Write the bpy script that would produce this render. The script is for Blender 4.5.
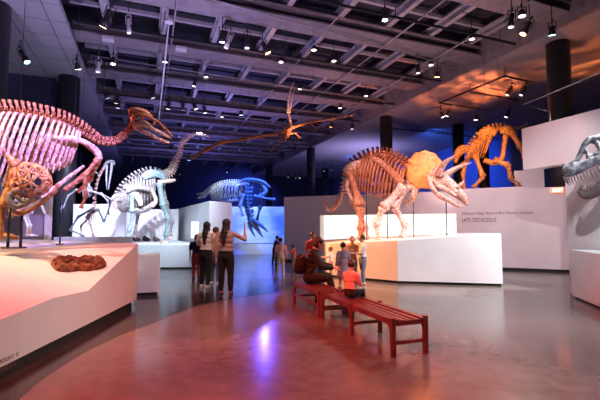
import bpy, bmesh, math, random
from mathutils import Vector, Matrix, noise
for o in list(bpy.data.objects): bpy.data.objects.remove(o)
SC = bpy.context.scene
COL = SC.collection
random.seed(7)
V = Vector
# ------------------------------------------------------------------ camera
CH, PITCH, F = 1.55, math.radians(4.0), 400.0
cam = bpy.data.cameras.new('camera'); cam.sensor_width = 36; cam.lens = 24; cam.clip_end = 200
co = bpy.data.objects.new('camera', cam); COL.objects.link(co)
co.location = (0, 0, CH); co.rotation_euler = (math.pi/2 + PITCH, 0, 0)
SC.camera = co
# ------------------------------------------------------------------ frames of reference
A_ROOM = math.radians(21.1)
CU, SU = math.cos(A_ROOM), math.sin(A_ROOM)
S = 1.45                                                        # the hall: its ceiling stands 8.7 m above the floor
def fz(z): return CH + (z-CH)*S if z > 5 else z
def UV(u, v, z=0): return V((S*(CU*u - SU*v), S*(SU*u + CU*v), fz(z)))      # room axes: u across, v into the depth
def UV0(u, v, z=0): return V((CU*u - SU*v, SU*u + CU*v, z))
def ray(px, py):
    cx, up = (px-300)/F, (200-py)/F
    return V((cx, math.cos(PITCH) - math.sin(PITCH)*up, math.sin(PITCH) + math.cos(PITCH)*up))
def at(px, py, Y):
    r = ray(px, py); return V((0, 0, CH)) + r*(Y/r.y)
def ground(px, py, z=0):
    r = ray(px, py); return V((0, 0, CH)) + r*((z-CH)/r.z)
def up_at(px, py, z):
    r = ray(px, py); return V((0, 0, CH)) + r*((fz(z)-CH)/r.z)
# ------------------------------------------------------------------ view, world
SC.view_settings.view_transform = 'Standard'; SC.view_settings.look = 'None'
SC.view_settings.exposure = 0.26; SC.view_settings.gamma = 1.0; SC.view_settings.use_curve_mapping = False
w = bpy.data.worlds.new('world'); SC.world = w; w.use_nodes = True
w.node_tree.nodes['Background'].inputs[0].default_value = (.42, .34, .62, 1)
w.node_tree.nodes['Background'].inputs[1].default_value = .10
# ------------------------------------------------------------------ lights
def aim(o, tgt):
    o.rotation_euler = (V(tgt) - o.location).to_track_quat('-Z', 'Y').to_euler()
def spot(name, loc, tgt, col, power, size=60, blend=.6, rad=.08):
    l = bpy.data.lights.new(name, 'SPOT'); l.color = col; l.energy = power
    l.spot_size = math.radians(size); l.spot_blend = blend; l.shadow_soft_size = rad
    o = bpy.data.objects.new(name, l); COL.objects.link(o); o.location = loc; aim(o, tgt); return o
def omni(name, loc, col, power, rad=.3):
    l = bpy.data.lights.new(name, 'POINT'); l.color = col; l.energy = power; l.shadow_soft_size = rad
    o = bpy.data.objects.new(name, l); COL.objects.link(o); o.location = loc; return o
WHT, PNK, ORG, RED, PUR, BLU, CYA, AMB = (1,.95,.93), (1,.72,.76), (1,.42,.16), (1,.16,.08), (.62,.42,1), (.10,.16,1), (.5,.85,1), (1,.55,.15)
# floor and platforms, centre / right
spot('key_centre', (7.6,7.0,6.2), (4.3,11.4,.7), (1,.93,.96), 3900, 48, .7)
spot('key_back_right', (6.3,11.8,6.4), (1.2,5.2,0), (1,.84,.76), 1900, 50, .8, .05)
spot('rex_light', (2.3,2.8,5.6), (6.3,8.8,2.1), (1,.88,.93), 1000, 36, .6, .03)
spot('wall_light', (3.6,10.6,6.4), (7.0,14.6,1.7), (1,.68,.74), 1250, 68, .9)
spot('header_pink', (1.8,6.4,5.8), (6.3,10.0,3.5), (1,.62,.66), 620, 26, .8)
spot('floor_cool', (7.6,5.0,6.2), (5.0,6.0,0), (.66,.86,1), 1500, 80, .9)
# red wash over the left half of the floor
spot('red_wash', (-2.7,.8,6.4), (-.3,4.2,0), (1,.07,.03), 4300, 66, .9)
spot('red_wash_far', (-.2,4.0,6.2), (-1.0,7.0,0), (1,.12,.06), 1100, 52, .9)
spot('left_platform_light', (-4.6,4.6,6.2), (-4.9,6.6,1.1), (1,.80,.58), 900, 60, .9)
# left skeleton
spot('left_purple', (-.6,3.6,4.6), (-4.4,6.8,2.9), (.52,.36,1), 2700, 30, .5, .04)
spot('left_red', (-7.2,8.0,6.2), (-4.0,7.2,3.7), (1,.12,.04), 1900, 46, .7)
spot('left_red_head', (-1.2,6.2,6.3), (-3.1,8.4,3.7), (1,.72,.66), 900, 30, .7)
spot('left_orange_low', (-5.6,4.2,4.5), (-4.9,6.2,1.6), (1,.42,.08), 500, 50, .8)
# second platform, cool white
spot('cool_platform', (-3.2,12.2,6.2), (-6.2,17.4,1.0), (.62,.84,1), 3000, 50, .8)
spot('cool_backdrop', (-6.2,13.0,6.0), (-9.0,18.3,1.7), (.70,.72,1), 4200, 62, .8)
spot('pale_block', (-1.0,12.6,6.2), (-3.9,17.4,1.6), (.74,.66,1), 1000, 50, .8)
# blue display
spot('display_white', (-3.2,20.0,6.3), (-2.6,23.8,1.7), (.6,.75,1), 1700, 26, .9)
spot('display_blue', (-1.4,18.8,6.3), (-2.2,23.8,1.4), (.04,.14,1), 3200, 75, .8)
spot('long_neck_lilac', (-4.4,8.8,5.8), (-7.2,13.6,2.4), (.66,.62,1), 2800, 28, .7)
spot('striding_front', (-1.8,11.0,6.0), (-6.2,17.0,2.2), (1,.66,.62), 600, 24, .7)
spot('reptile_white', (-4.6,17.2,6.2), (-3.9,21.2,3.7), (.85,.92,1), 1100, 26, .8)
spot('platform_face_soft', (.6,5.2,6.2), (-3.1,6.6,.4), (1,.80,.78), 420, 50, .9)
spot('blue_floor', (-2.6,30.0,6.5), (-1.5,15.0,0), (.10,.08,1), 1500, 30, .9, .05)
# back wall and right wall, blue
spot('blue_right_a', UV(12.5,15.5,6.1), UV(17.5,19.5)+V((0,0,4.5)), (.04,.13,.75), 3900, 95, .9)
spot('blue_right_b', UV(12.0,23.5,6.1), UV(17.5,27.0)+V((0,0,4.5)), (.06,.12,.75), 2700, 95, .9)
spot('blue_back', UV(9.5,32.0,5.9), UV(8.0,36)+V((0,0,4)), (.05,.10,.8), 2600, 110, .9)
# triceratops, orange skeleton
spot('horned_pink', (-.6,7.4,6.2), (3.0,12.6,2.4), (1,.56,.50), 2500, 30, .6, .05)
spot('horned_red', (4.6,15.2,6.1), (2.4,12.8,2.8), (1,.20,.06), 1500, 60, .8)
spot('horned_orange', (3.2,9.4,6.2), (3.5,12.1,3.2), (1,.42,.12), 520, 24, .8)
spot('platform_orange', (-3.4,13.2,5.2), (1.9,11.9,.5), (1,.34,.10), 5200, 34, .5)
spot('amber_skeleton', (5.2,11.0,6.4), (7.3,16.0,4.6), (1,.42,.09), 1900, 30, .6)
spot('people_warm', (1.8,7.0,6.2), (.9,10.0,.6), (1,.46,.34), 320, 50, .8)
spot('women_warm', (-.6,6.6,6.2), (-2.2,10.0,1.0), (1,.66,.58), 900, 26, .8)
spot('end_plinth_cool', (-1.2,5.6,6.0), (-3.5,9.4,.5), (.78,.76,1), 420, 18, .8)
# unseen uplights added in mid-air to wash the ceiling in mauve, blue and pink
spot('ceiling_mauve_left', UV(-3.5,6.5)+V((0,0,3.6)), UV(-4.2,7.2,6.5), (.62,.52,1), 1200, 140, .9)
spot('ceiling_mauve_near', UV(1.2,5.5)+V((0,0,4.0)), UV(1.4,6.5,7.2), (.60,.50,1), 650, 150, .9)
spot('ceiling_mauve_mid', UV(.6,9.8)+V((0,0,4.0)), UV(1,11,7.2), (.50,.42,1), 750, 150, .9)
spot('ceiling_far_purple', UV(2.5,17)+V((0,0,4.0)), UV(2.6,18,7.2), (.36,.30,1), 1430, 150, .9)
spot('ceiling_far_blue', UV(2.5,25)+V((0,0,4.0)), UV(2.6,26,7.2), (.26,.26,1), 1920, 150, .9)
spot('ceiling_pink', UV(6.2,7.5)+V((0,0,3.8)), UV(6,8.2,7.2), (1,.60,.60), 550, 150, .9)
spot('ceiling_pink_mid', UV(6.4,13.5)+V((0,0,4.2)), UV(6.4,14.5,7.2), (1,.48,.50), 550, 150, .9)
spot('ceiling_mauve_far_right', UV(12.5,21)+V((0,0,4.4)), UV(12.4,22,6.5), (.52,.44,1), 1200, 150, .9)
spot('flyer_orange', UV(3.5,8.5)+V((0,0,3.6)), (-.2,14,5.0), (1,.45,.22), 700, 30, .9)
def gobo(name, loc, tgt, col, power, size):
    o = spot(name, loc, tgt, col, power, size, .8, .12)
    l = o.data; l.use_nodes = True; nt = l.node_tree
    em = nt.nodes['Emission']; g = nt.nodes.new('ShaderNodeTexCoord'); mp = nt.nodes.new('ShaderNodeMapping')
    mp.inputs['Scale'].default_value = (2.6, 9, 2.6)
    n = nt.nodes.new('ShaderNodeTexNoise'); n.inputs['Scale'].default_value = 1.0; n.inputs['Detail'].default_value = 4
    r = nt.nodes.new('ShaderNodeValToRGB'); r.color_ramp.elements[0].position = .44; r.color_ramp.elements[1].position = .62
    r.color_ramp.elements[0].color = (.12,.12,.12,1); r.color_ramp.elements[1].color = (1,1,1,1)
    nt.links.new(g.outputs['Normal'], mp.inputs[0]); nt.links.new(mp.outputs[0], n.inputs['Vector'])
    nt.links.new(n.outputs[0], r.inputs[0]); nt.links.new(r.outputs[0], em.inputs['Strength'])
    return o
gobo('cloud_projector_near', up_at(500,88,6.5)+V((0,-1.0,-3.2)), up_at(470,90,6.5), (1,.22,.06), 2400, 92)
gobo('cloud_projector_far', up_at(590,70,6.5)+V((0,-.5,-2.6)), up_at(590,60,6.5), (1,.24,.06), 450, 110)

# ------------------------------------------------------------------ materials
def mat(name, col, rough=.6, metal=0, noise_amt=0, scale=8, col2=None, bump=0, emit=None, estr=0, spec=.5):
    m = bpy.data.materials.new(name); m.use_nodes = True; nt = m.node_tree; b = nt.nodes['Principled BSDF']
    b.inputs['Roughness'].default_value = rough; b.inputs['Metallic'].default_value = metal
    b.inputs['Specular IOR Level'].default_value = spec
    tc = nt.nodes.new('ShaderNodeTexCoord'); n = nt.nodes.new('ShaderNodeTexNoise')
    n.inputs['Scale'].default_value = scale; n.inputs['Detail'].default_value = 5
    nt.links.new(tc.outputs['Object'], n.inputs['Vector'])
    c2 = col2 if col2 else tuple(max(0, c*(1-noise_amt)) for c in col)
    r = nt.nodes.new('ShaderNodeValToRGB')
    r.color_ramp.elements[0].color = (*c2, 1); r.color_ramp.elements[1].color = (*col, 1)
    r.color_ramp.elements[0].position = .38; r.color_ramp.elements[1].position = .62
    nt.links.new(n.outputs[0], r.inputs[0]); nt.links.new(r.outputs[0], b.inputs['Base Color'])
    if bump:
        bp = nt.nodes.new('ShaderNodeBump'); bp.inputs['Strength'].default_value = bump; bp.inputs['Distance'].default_value = .02
        nt.links.new(n.outputs[0], bp.inputs['Height']); nt.links.new(bp.outputs[0], b.inputs['Normal'])
    if emit:
        b.inputs['Emission Color'].default_value = (*emit, 1); b.inputs['Emission Strength'].default_value = estr
    return m
M = {}
M['white'] = mat('painted_white_board', (.80,.79,.80), .55, noise_amt=.04, scale=2)
M['navy'] = mat('dark_navy_wall', (.045,.055,.11), .7, noise_amt=.2, scale=1)
M['bluewall'] = mat('blue_painted_wall', (.16,.22,.50), .7, noise_amt=.1, scale=1)
M['soffit'] = mat('plaster_soffit', (.42,.40,.42), .7, noise_amt=.08, scale=1.5)
M['girder'] = mat('painted_steel_girder', (.27,.23,.25), .55, noise_amt=.25, scale=3)
M['joist'] = mat('painted_steel_joist', (.42,.38,.42), .5, noise_amt=.15, scale=4)
M['deck'] = mat('dark_roof_deck', (.045,.043,.06), .8, noise_amt=.3, scale=2)
M['black'] = mat('black_metal', (.018,.018,.02), .45, noise_amt=.2)
M['column'] = mat('black_column_paint', (.035,.035,.045), .42, noise_amt=.15, scale=3)
M['pipe'] = mat('grey_conduit', (.34,.31,.33), .45, metal=.3, noise_amt=.1)
M['steel'] = mat('dark_steel_rod', (.05,.06,.10), .35, metal=.8)
M['palefix'] = mat('pale_lamp_housing', (.55,.52,.55), .5)
M['bone'] = mat('brown_fossil_bone', (.56,.25,.15), .5, scale=20, col2=(.24,.06,.03), bump=.9)
M['boneL'] = mat('pale_fossil_bone', (.85,.68,.62), .5, scale=20, col2=(.46,.22,.17), bump=.9)
M['boneP'] = mat('pink_tan_fossil_bone', (.66,.40,.33), .5, scale=18, col2=(.36,.14,.10), bump=.9)
M['boneG'] = mat('grey_fossil_bone', (.32,.29,.28), .55, scale=14, col2=(.14,.10,.10), bump=.9)
M['boneO'] = mat('ochre_fossil_bone', (.74,.36,.15), .5, scale=15, col2=(.28,.09,.03), bump=.9)
M['boneW'] = mat('cast_white_bone', (.74,.78,.80), .55, scale=14, col2=(.42,.50,.55), bump=.4)
M['boneT'] = mat('teal_fossil_bone', (.25,.36,.38), .55, scale=12, col2=(.16,.20,.22), bump=.8)
M['frill'] = mat('orange_frill_bone', (.80,.36,.10), .6, scale=7, col2=(.60,.22,.06), bump=.7)
M['jaw'] = mat('dark_brown_jaw_bone', (.10,.065,.06), .75, scale=16, col2=(.12,.08,.08), bump=.5)
M['rexbone'] = mat('blue_grey_fossil_bone', (.22,.24,.27), .6, scale=11, col2=(.04,.04,.05), bump=1)
M['tooth'] = mat('tooth_enamel', (.30,.26,.25), .35, noise_amt=.5)
M['rock'] = mat('rust_brown_rock', (.42,.13,.06), .85, scale=16, col2=(.12,.03,.018), bump=1)
M['wood'] = mat('red_brown_varnished_wood', (.14,.022,.016), .30, scale=5, col2=(.08,.012,.009))
M['toe'] = mat('black_toe_kick', (.012,.012,.013), .6)
M['text'] = mat('dark_grey_lettering', (.10,.06,.08), .7)
M['glow'] = mat('backlit_case_panel', (.9,.85,.8), .6, emit=(1,.86,.74), estr=1.05)
M['exit'] = mat('lit_exit_letters', (1,.3,.2), .5, emit=(1,.30,.18), estr=9)
M['exitbox'] = mat('exit_sign_box', (.8,.45,.4), .5, emit=(1,.25,.15), estr=.9)
def lens(name, c, s): M[name] = mat(name, (.8,.8,.8), .3, emit=c, estr=s)
lens('lens_white', (1,.93,.90), 14); lens('lens_warm', (1,.42,.12), 10); lens('lens_cyan', (.35,.95,.9), 12)
lens('lens_blue', (.22,.32,1), 18); lens('lens_yellow', (1,.75,.35), 4); lens('lens_dim', (.8,.75,.9), 1.2); lens('lens_pale', (1,.85,.82), 3)
def skinm(n, c): M[n] = mat(n, c, .5, noise_amt=.08, scale=20)
skinm('skin', (.60,.34,.24)); skinm('skin_dark', (.40,.21,.14))
M['hair'] = mat('dark_brown_hair', (.030,.016,.012), .45, noise_amt=.5, scale=40)
M['hair_light'] = mat('light_brown_hair', (.26,.12,.06), .5, noise_amt=.4, scale=40)
def cloth(n, c): M[n] = mat(n, c, .85, noise_amt=.15, scale=14, bump=.2)
for n, c in dict(c_black=(.005,.005,.006), c_peach=(.80,.64,.56), c_tan=(.42,.28,.25), c_white=(.72,.68,.68), c_red=(.42,.05,.05),
                 c_jeans=(.14,.17,.24), c_pink=(.66,.40,.38), c_lilac=(.34,.27,.34), c_khaki=(.42,.34,.30), c_shoe=(.70,.60,.55), c_brown=(.20,.10,.08),
                 c_navy=(.02,.025,.06), c_orange=(.50,.24,.13)).items(): cloth(n, c)
M['eye'] = mat('dark_eye', (.01,.01,.01), .2); M['lip'] = mat('lips', (.40,.12,.10), .5)
# polished concrete with a darker band that sweeps along the left platform
def floor_mat():
    m = bpy.data.materials.new('polished_concrete'); m.use_nodes = True; nt = m.node_tree; b = nt.nodes['Principled BSDF']; L = nt.links.new
    tc = nt.nodes.new('ShaderNodeTexCoord')
    n1 = nt.nodes.new('ShaderNodeTexNoise'); n1.inputs['Scale'].default_value = .7; n1.inputs['Detail'].default_value = 6
    n2 = nt.nodes.new('ShaderNodeTexNoise'); n2.inputs['Scale'].default_value = 6; n2.inputs['Detail'].default_value = 6
    L(tc.outputs['Object'], n1.inputs[0]); L(tc.outputs['Object'], n2.inputs[0])
    r = nt.nodes.new('ShaderNodeValToRGB'); r.color_ramp.elements[0].color = (.085,.077,.072,1); r.color_ramp.elements[1].color = (.145,.133,.122,1)
    r.color_ramp.elements[0].position = .38; r.color_ramp.elements[1].position = .60
    mx = nt.nodes.new('ShaderNodeMath'); mx.operation = 'MULTIPLY_ADD'; mx.inputs[1].default_value = .35; L(n2.outputs[0], mx.inputs[0])
    ml = nt.nodes.new('ShaderNodeMath'); ml.operation = 'MULTIPLY'; ml.inputs[1].default_value = .65; L(n1.outputs[0], ml.inputs[0]); L(ml.outputs[0], mx.inputs[2])
    L(mx.outputs[0], r.inputs[0]); L(r.outputs[0], b.inputs['Base Color'])
    rr = nt.nodes.new('ShaderNodeMapRange'); rr.inputs['To Min'].default_value = .12; rr.inputs['To Max'].default_value = .26
    L(n1.outputs[0], rr.inputs[0]); L(rr.outputs[0], b.inputs['Roughness'])
    bp = nt.nodes.new('ShaderNodeBump'); bp.inputs['Strength'].default_value = .05; bp.inputs['Distance'].default_value = .02
    L(n1.outputs[0], bp.inputs['Height']); L(bp.outputs[0], b.inputs['Normal'])
    b.inputs['Coat Weight'].default_value = .08; b.inputs['Coat Roughness'].default_value = .12
    return m
M['floor'] = floor_mat()
M['floor_dark'] = mat('dark_concrete', (.030,.029,.032), .16, noise_amt=.3, scale=1.5)
def tile_mat():
    m = bpy.data.materials.new('panelled_soffit'); m.use_nodes = True; nt = m.node_tree; b = nt.nodes['Principled BSDF']
    tc = nt.nodes.new('ShaderNodeTexCoord'); br = nt.nodes.new('ShaderNodeTexBrick'); br.offset = 0
    br.inputs['Scale'].default_value = 1; br.inputs['Brick Width'].default_value = 1.2; br.inputs['Row Height'].default_value = 1.2
    br.inputs['Mortar Size'].default_value = .018
    br.inputs['Color1'].default_value = (.36,.34,.38,1); br.inputs['Color2'].default_value = (.34,.32,.36,1); br.inputs['Mortar'].default_value = (.10,.09,.12,1)
    nt.links.new(tc.outputs['Object'], br.inputs['Vector']); nt.links.new(br.outputs[0], b.inputs['Base Color']); b.inputs['Roughness'].default_value = .6
    return m
M['tile'] = tile_mat()
# the backlit graphic: pale centre, deep blue edges with streaks
def screen_mat():
    m = bpy.data.materials.new('backlit_ocean_graphic'); m.use_nodes = True; nt = m.node_tree; b = nt.nodes['Principled BSDF']; L = nt.links.new
    tc = nt.nodes.new('ShaderNodeTexCoord'); n = nt.nodes.new('ShaderNodeTexNoise'); n.inputs['Scale'].default_value = .55; n.inputs['Detail'].default_value = 3
    mp = nt.nodes.new('ShaderNodeMapping'); mp.inputs['Rotation'].default_value = (0, .7, 0); mp.inputs['Scale'].default_value = (.6,1,2)
    L(tc.outputs['Object'], mp.inputs[0]); L(mp.outputs[0], n.inputs[0])
    r = nt.nodes.new('ShaderNodeValToRGB'); e = r.color_ramp.elements
    e[0].color = (.03,.10,.70,1); e[0].position = .40; e[1].color = (.55,.72,1,1); e[1].position = .60
    L(n.outputs[0], r.inputs[0]); L(r.outputs[0], b.inputs['Emission Color']); b.inputs['Emission Strength'].default_value = .45
    b.inputs['Base Color'].default_value = (.3,.4,.7,1)
    return m
M['screen'] = screen_mat()

# ------------------------------------------------------------------ mesh helpers
class MB:
    def __init__(s): s.bm = bmesh.new()
    def box(s, c, size, rot=None):
        r = bmesh.ops.create_cube(s.bm, size=1); R = (rot or Matrix()).to_4x4()
        mt = Matrix.Translation(c) @ R @ Matrix.Diagonal((*size, 1))
        bmesh.ops.transform(s.bm, matrix=mt, verts=r['verts']); return s
    def bar(s, a, b, w, h, up=V((0,0,1))):
        a, b = V(a), V(b); d = (b-a); L = d.length; x = d.normalized(); y = up.cross(x)
        if y.length < 1e-4: y = V((0,1,0)).cross(x)
        y.normalize(); z = x.cross(y); R = Matrix((x, y, z)).transposed()
        return s.box((a+b)/2, (L, w, h), R)
    def ell(s, c, r, rot=None, sub=2):
        q = bmesh.ops.create_icosphere(s.bm, subdivisions=sub, radius=1)
        mt = Matrix.Translation(c) @ (rot or Matrix()).to_4x4() @ Matrix.Diagonal((*(r if hasattr(r,'__len__') else (r,r,r)), 1))
        bmesh.ops.transform(s.bm, matrix=mt, verts=q['verts']); return s
    def tube(s, pts, rad, seg=8, flat=None, side=None, caps=True):
        """swept tube; rad per point; flat = ratio of the section along 'side'"""
        pts = [V(p) for p in pts]; n = len(pts)
        if not hasattr(rad, '__len__'): rad = [rad]*n
        rings = []; prev = None
        for i, p in enumerate(pts):
            t = (pts[min(i+1,n-1)] - pts[max(i-1,0)])
            t = t.normalized() if t.length > 1e-9 else V((0,0,1))
            if side is not None:
                x = V(side) - t*V(side).dot(t)
                if x.length < 1e-4: x = t.orthogonal()
            elif prev is None: x = t.orthogonal()
            else:
                x = prev - t*prev.dot(t)
                if x.length < 1e-4: x = t.orthogonal()
            x.normalize(); y = t.cross(x); prev = x
            rings.append([s.bm.verts.new(p + x*math.cos(2*math.pi*k/seg)*rad[i]*(flat or 1) + y*math.sin(2*math.pi*k/seg)*rad[i]) for k in range(seg)])
        for a, b in zip(rings, rings[1:]):
            for k in range(seg): s.bm.faces.new((a[k], a[(k+1)%seg], b[(k+1)%seg], b[k]))
        if caps: s.bm.faces.new(rings[0][::-1]); s.bm.faces.new(rings[-1])
        return s
    def bone(s, a, b, r, seg=8, flare=1.6, bend=None):
        a, b = V(a), V(b); bd = V(bend) if bend is not None else V((0,0,0))
        f = [(-.03,.5),(-.01,1.0),(.06,1.12),(.18,.80),(.5,.66),(.82,.80),(.94,1.12),(1.01,1.0),(1.03,.5)]
        return s.tube([a+(b-a)*t + bd*math.sin(math.pi*max(0,min(1,t))) for t,_ in f], [r*q for _,q in f], seg)
    def prism(s, poly, z0, z1=None):
        """poly: list of (x,y) or (x,y,ztop)"""
        bot = [s.bm.verts.new((p[0],p[1],z0)) for p in poly]
        top = [s.bm.verts.new((p[0],p[1],p[2] if len(p) > 2 else z1)) for p in poly]
        n = len(poly)
        for i in range(n): s.bm.faces.new((bot[i], bot[(i+1)%n], top[(i+1)%n], top[i]))
        s.bm.faces.new(bot[::-1]); s.bm.faces.new(top); return s
    def faces(s, vs, fs):
        vv = [s.bm.verts.new(v) for v in vs]
        for f in fs: s.bm.faces.new([vv[i] for i in f])
        return s
    def slab(s, pts, n, th):
        """polygon of 3-D points, thickened along n"""
        n = V(n).normalized()*th/2; a = [s.bm.verts.new(V(p)+n) for p in pts]; b = [s.bm.verts.new(V(p)-n) for p in pts]; k = len(pts)
        s.bm.faces.new(a); s.bm.faces.new(b[::-1])
        for i in range(k): s.bm.faces.new((a[i], b[i], b[(i+1)%k], a[(i+1)%k]))
        return s
    def build(s, name, m, parent=None, smooth=True, bevel=0, kind=None, remesh=0, smo=0, disp=0):
        me = bpy.data.meshes.new(name); bmesh.ops.recalc_face_normals(s.bm, faces=s.bm.faces)
        s.bm.to_mesh(me); s.bm.free(); o = bpy.data.objects.new(name, me); COL.objects.link(o)
        me.materials.append(M[m] if isinstance(m, str) else m)
        if remesh:
            md = o.modifiers.new('r', 'REMESH'); md.mode = 'VOXEL'; md.voxel_size = remesh; md.use_smooth_shade = True
            if smo: q = o.modifiers.new('s', 'SMOOTH'); q.factor = .5; q.iterations = smo
            bake(o)
        if bevel:
            md = o.modifiers.new('b', 'BEVEL'); md.width = bevel; md.segments = 2; md.limit_method = 'ANGLE'; bake(o)
        if smooth: o.data.polygons.foreach_set('use_smooth', [True]*len(o.data.polygons))
        if parent is not None:
            root = parent
            while root.parent is not None: root = root.parent
            mw = Matrix.LocRotScale(root.location, root.rotation_euler, None)
            o.data.transform(mw.inverted()); o.parent = parent
        if kind: o['kind'] = kind
        return o
def bake(o):
    dg = bpy.context.evaluated_depsgraph_get(); me = bpy.data.meshes.new_from_object(o.evaluated_get(dg))
    old = o.data; o.modifiers.clear(); o.data = me; me.name = o.name; bpy.data.meshes.remove(old)
def carve(o, balls):
    """sink real openings into a bone: subtract ellipsoids given in world space (c, r, rot)"""
    root = o
    while root.parent is not None: root = root.parent
    off = Matrix.LocRotScale(root.location, root.rotation_euler, None).inverted() if o.parent is not None else Matrix()
    mb = MB()
    for c, r, rot in balls: mb.ell(c, r, rot)
    c = mb.build('cutter', 'black'); c.data.transform(off)
    if o.parent is not None:
        par = o.parent; o.parent = None
    else: par = None
    md = o.modifiers.new('x', 'BOOLEAN'); md.object = c; md.operation = 'DIFFERENCE'; md.solver = 'EXACT'; bake(o)
    bpy.data.objects.remove(c)
    if par is not None: o.parent = par
def tag(o, label, cat, group=None):
    o['label'] = label; o['category'] = cat
    if group: o['group'] = group
    return o
def thing(name, label, cat, loc, rz=0, group=None):
    o = bpy.data.objects.new(name, None); COL.objects.link(o); o.empty_display_size = .1
    o.location = loc; o.rotation_euler = (0,0,rz); return tag(o, label, cat, group)
def struct(name, mb, m, **k):
    return mb.build(name, m, smooth=False, kind='structure', **k)
def dup(root, loc, rot=None, label=None, group=None):
    r = root.copy(); COL.objects.link(r); r.location = loc
    if rot is not None: r.rotation_euler = rot
    if label: r['label'] = label
    if group: r['group'] = group
    for ch in list(root.children):
        if ch.name.startswith('stem'): continue
        c = ch.copy(); COL.objects.link(c); c.parent = r
        for g in ch.children:
            d = g.copy(); COL.objects.link(d); d.parent = c
    return r
def spline(pts, n):
    """Catmull-Rom through tuples of any length"""
    pts = [tuple(p) for p in pts]; out = []; k = len(pts)
    for i in range(n):
        t = i*(k-1)/(n-1); j = min(int(t), k-2); f = t-j
        p0, p1, p2, p3 = pts[max(j-1,0)], pts[j], pts[j+1], pts[min(j+2,k-1)]
        out.append(tuple(.5*((2*b)+(-a+c)*f+(2*a-5*b+4*c-d)*f*f+(-a+3*b-3*c+d)*f**3) for a,b,c,d in zip(p0,p1,p2,p3)))
    return out
RZ = Matrix.Rotation(A_ROOM, 3, 'Z')

# ------------------------------------------------------------------ room shell
struct('floor', MB().box((0,18,-.1), (70,64,.2)), 'floor')
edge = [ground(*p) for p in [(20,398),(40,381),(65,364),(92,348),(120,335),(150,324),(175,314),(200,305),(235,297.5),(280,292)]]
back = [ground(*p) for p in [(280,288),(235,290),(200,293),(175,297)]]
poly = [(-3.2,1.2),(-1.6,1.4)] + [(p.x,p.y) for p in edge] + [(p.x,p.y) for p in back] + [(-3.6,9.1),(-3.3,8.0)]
o = MB().prism(poly, .0, .004).build('floor_dark_band', 'floor_dark', smooth=False, kind='structure')  # darker band, a thin sheet laid over the floor
ZS = fz(6.5)
def uvbox(u0,u1,v0,v1,z0,z1,mb=None):
    mb = mb or MB(); c = UV((u0+u1)/2,(v0+v1)/2); z0, z1 = fz(z0), fz(z1); return mb.box((c.x,c.y,(z0+z1)/2), ((u1-u0)*S,(v1-v0)*S,z1-z0), RZ)
def uvbox0(u0,u1,v0,v1,z0,z1,mb=None):
    mb = mb or MB(); return mb.box(UV0((u0+u1)/2,(v0+v1)/2,(z0+z1)/2), (u1-u0,v1-v0,z1-z0), RZ)
struct('ceiling', uvbox(-16,18,-10,37,7.5,7.7), 'deck')
o = struct('ceiling_soffit_right', MB().box((0,0,0),(8.3*S,48*S,.2)), 'soffit'); o.location = UV(13.55,13,6.5)+V((0,0,.1)); o.rotation_euler=(0,0,A_ROOM)
struct('ceiling_fascia_right', uvbox(9.3,9.4,-10,37,6.45,7.5), 'girder')
o = struct('ceiling_soffit_left', MB().box((0,0,0),(9*S,25*S,.2)), 'tile'); o.location = UV(-6.4,2.5,6.5)+V((0,0,.1)); o.rotation_euler=(0,0,A_ROOM)
struct('ceiling_fascia_left', uvbox(-2.9,-1.9,15,37,6.5,7.5), 'soffit')
struct('wall_left', uvbox(-12,-2.9,15,15.3,0,7.5), 'navy')
struct('wall_back', uvbox(-16,18,36,36.3,0,7.5), 'navy')
struct('wall_right', uvbox(17.5,17.8,-6,37,0,7.5), 'bluewall')
struct('wall_far_left', uvbox(-16.3,-16,-10,37,0,7.5), 'navy')
# girders across (u) and joists along (v)
for k in range(12):
    v = 1.3 + 2.65*k
    mb = uvbox(-1.9,9.3,v-.33,v+.33,6.70,6.74); uvbox(-1.9,9.3,v-.06,v+.06,6.74,6.94,mb); uvbox(-1.9,9.3,v-.34,v+.34,6.94,6.98,mb)
    g = struct('ceiling_girder', mb, 'girder'); 
for k in range(8):
    u = -1.1 + 1.42*k
    mb = uvbox(u-.07,u+.07,0,35.5,6.98,7.01); uvbox(u-.03,u+.03,0,35.5,7.01,7.15,mb); uvbox(u-.11,u+.11,0,35.5,7.15,7.18,mb)
    struct('ceiling_joist', mb, 'joist')
for k in range(24):                                             # small purlins under the deck, between the joists
    v = .4 + 1.33*k
    struct('ceiling_purlin', uvbox(-1.9,9.3,v-.05,v+.05,7.18,7.28), 'joist')
# slender cross ties at odd angles seen among the steelwork
for k,(u0,v0,u1,v1,z) in enumerate([(-1.6,8.2,9,9.6,6.55),(-1.6,12.6,9.1,13.2,6.5),(-1.8,16.8,9.1,17.6,6.45),(-1.8,21.5,9.1,22,6.4),(-1.7,5.4,8.8,5.9,6.6),(.5,2,.6,24,6.6),(4.1,3,4.3,26,6.55),(7.9,3,8.1,26,6.6),(6.1,6,6.1,20,6.62)]):
    tag(MB().tube([UV(u0,v0,z), UV(u1,v1,z)], .028, 8).build('conduit_pipe', 'pipe'), 'thin grey conduit pipe slung under the ceiling girders', 'pipe', 'conduits under the girders')
# lighting rails
rails = []
def rail(a, b, label):
    mb = MB().bar(a, b, .06, .07); a, b = V(a), V(b)
    for t in (.05,.35,.65,.95):
        p = a+(b-a)*t; mb.tube([p, V((p.x,p.y,max(p.z+.1, (fz(6.72) if -1.9 < (CU*p.x+SU*p.y)/S < 9.3 else ZS))))], .015, 6)
    o = mb.build('lighting_rail', 'black', smooth=False); tag(o, label, 'lighting rail', 'lighting rails'); return o
RL = 'black lighting rail hung below the steel ceiling'
for v in (7.6,10.5,13.2,15.9,18.6,24.0,29.5): rail(UV(-1.7,v,6.45), UV(9.1,v,6.45), RL)
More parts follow.
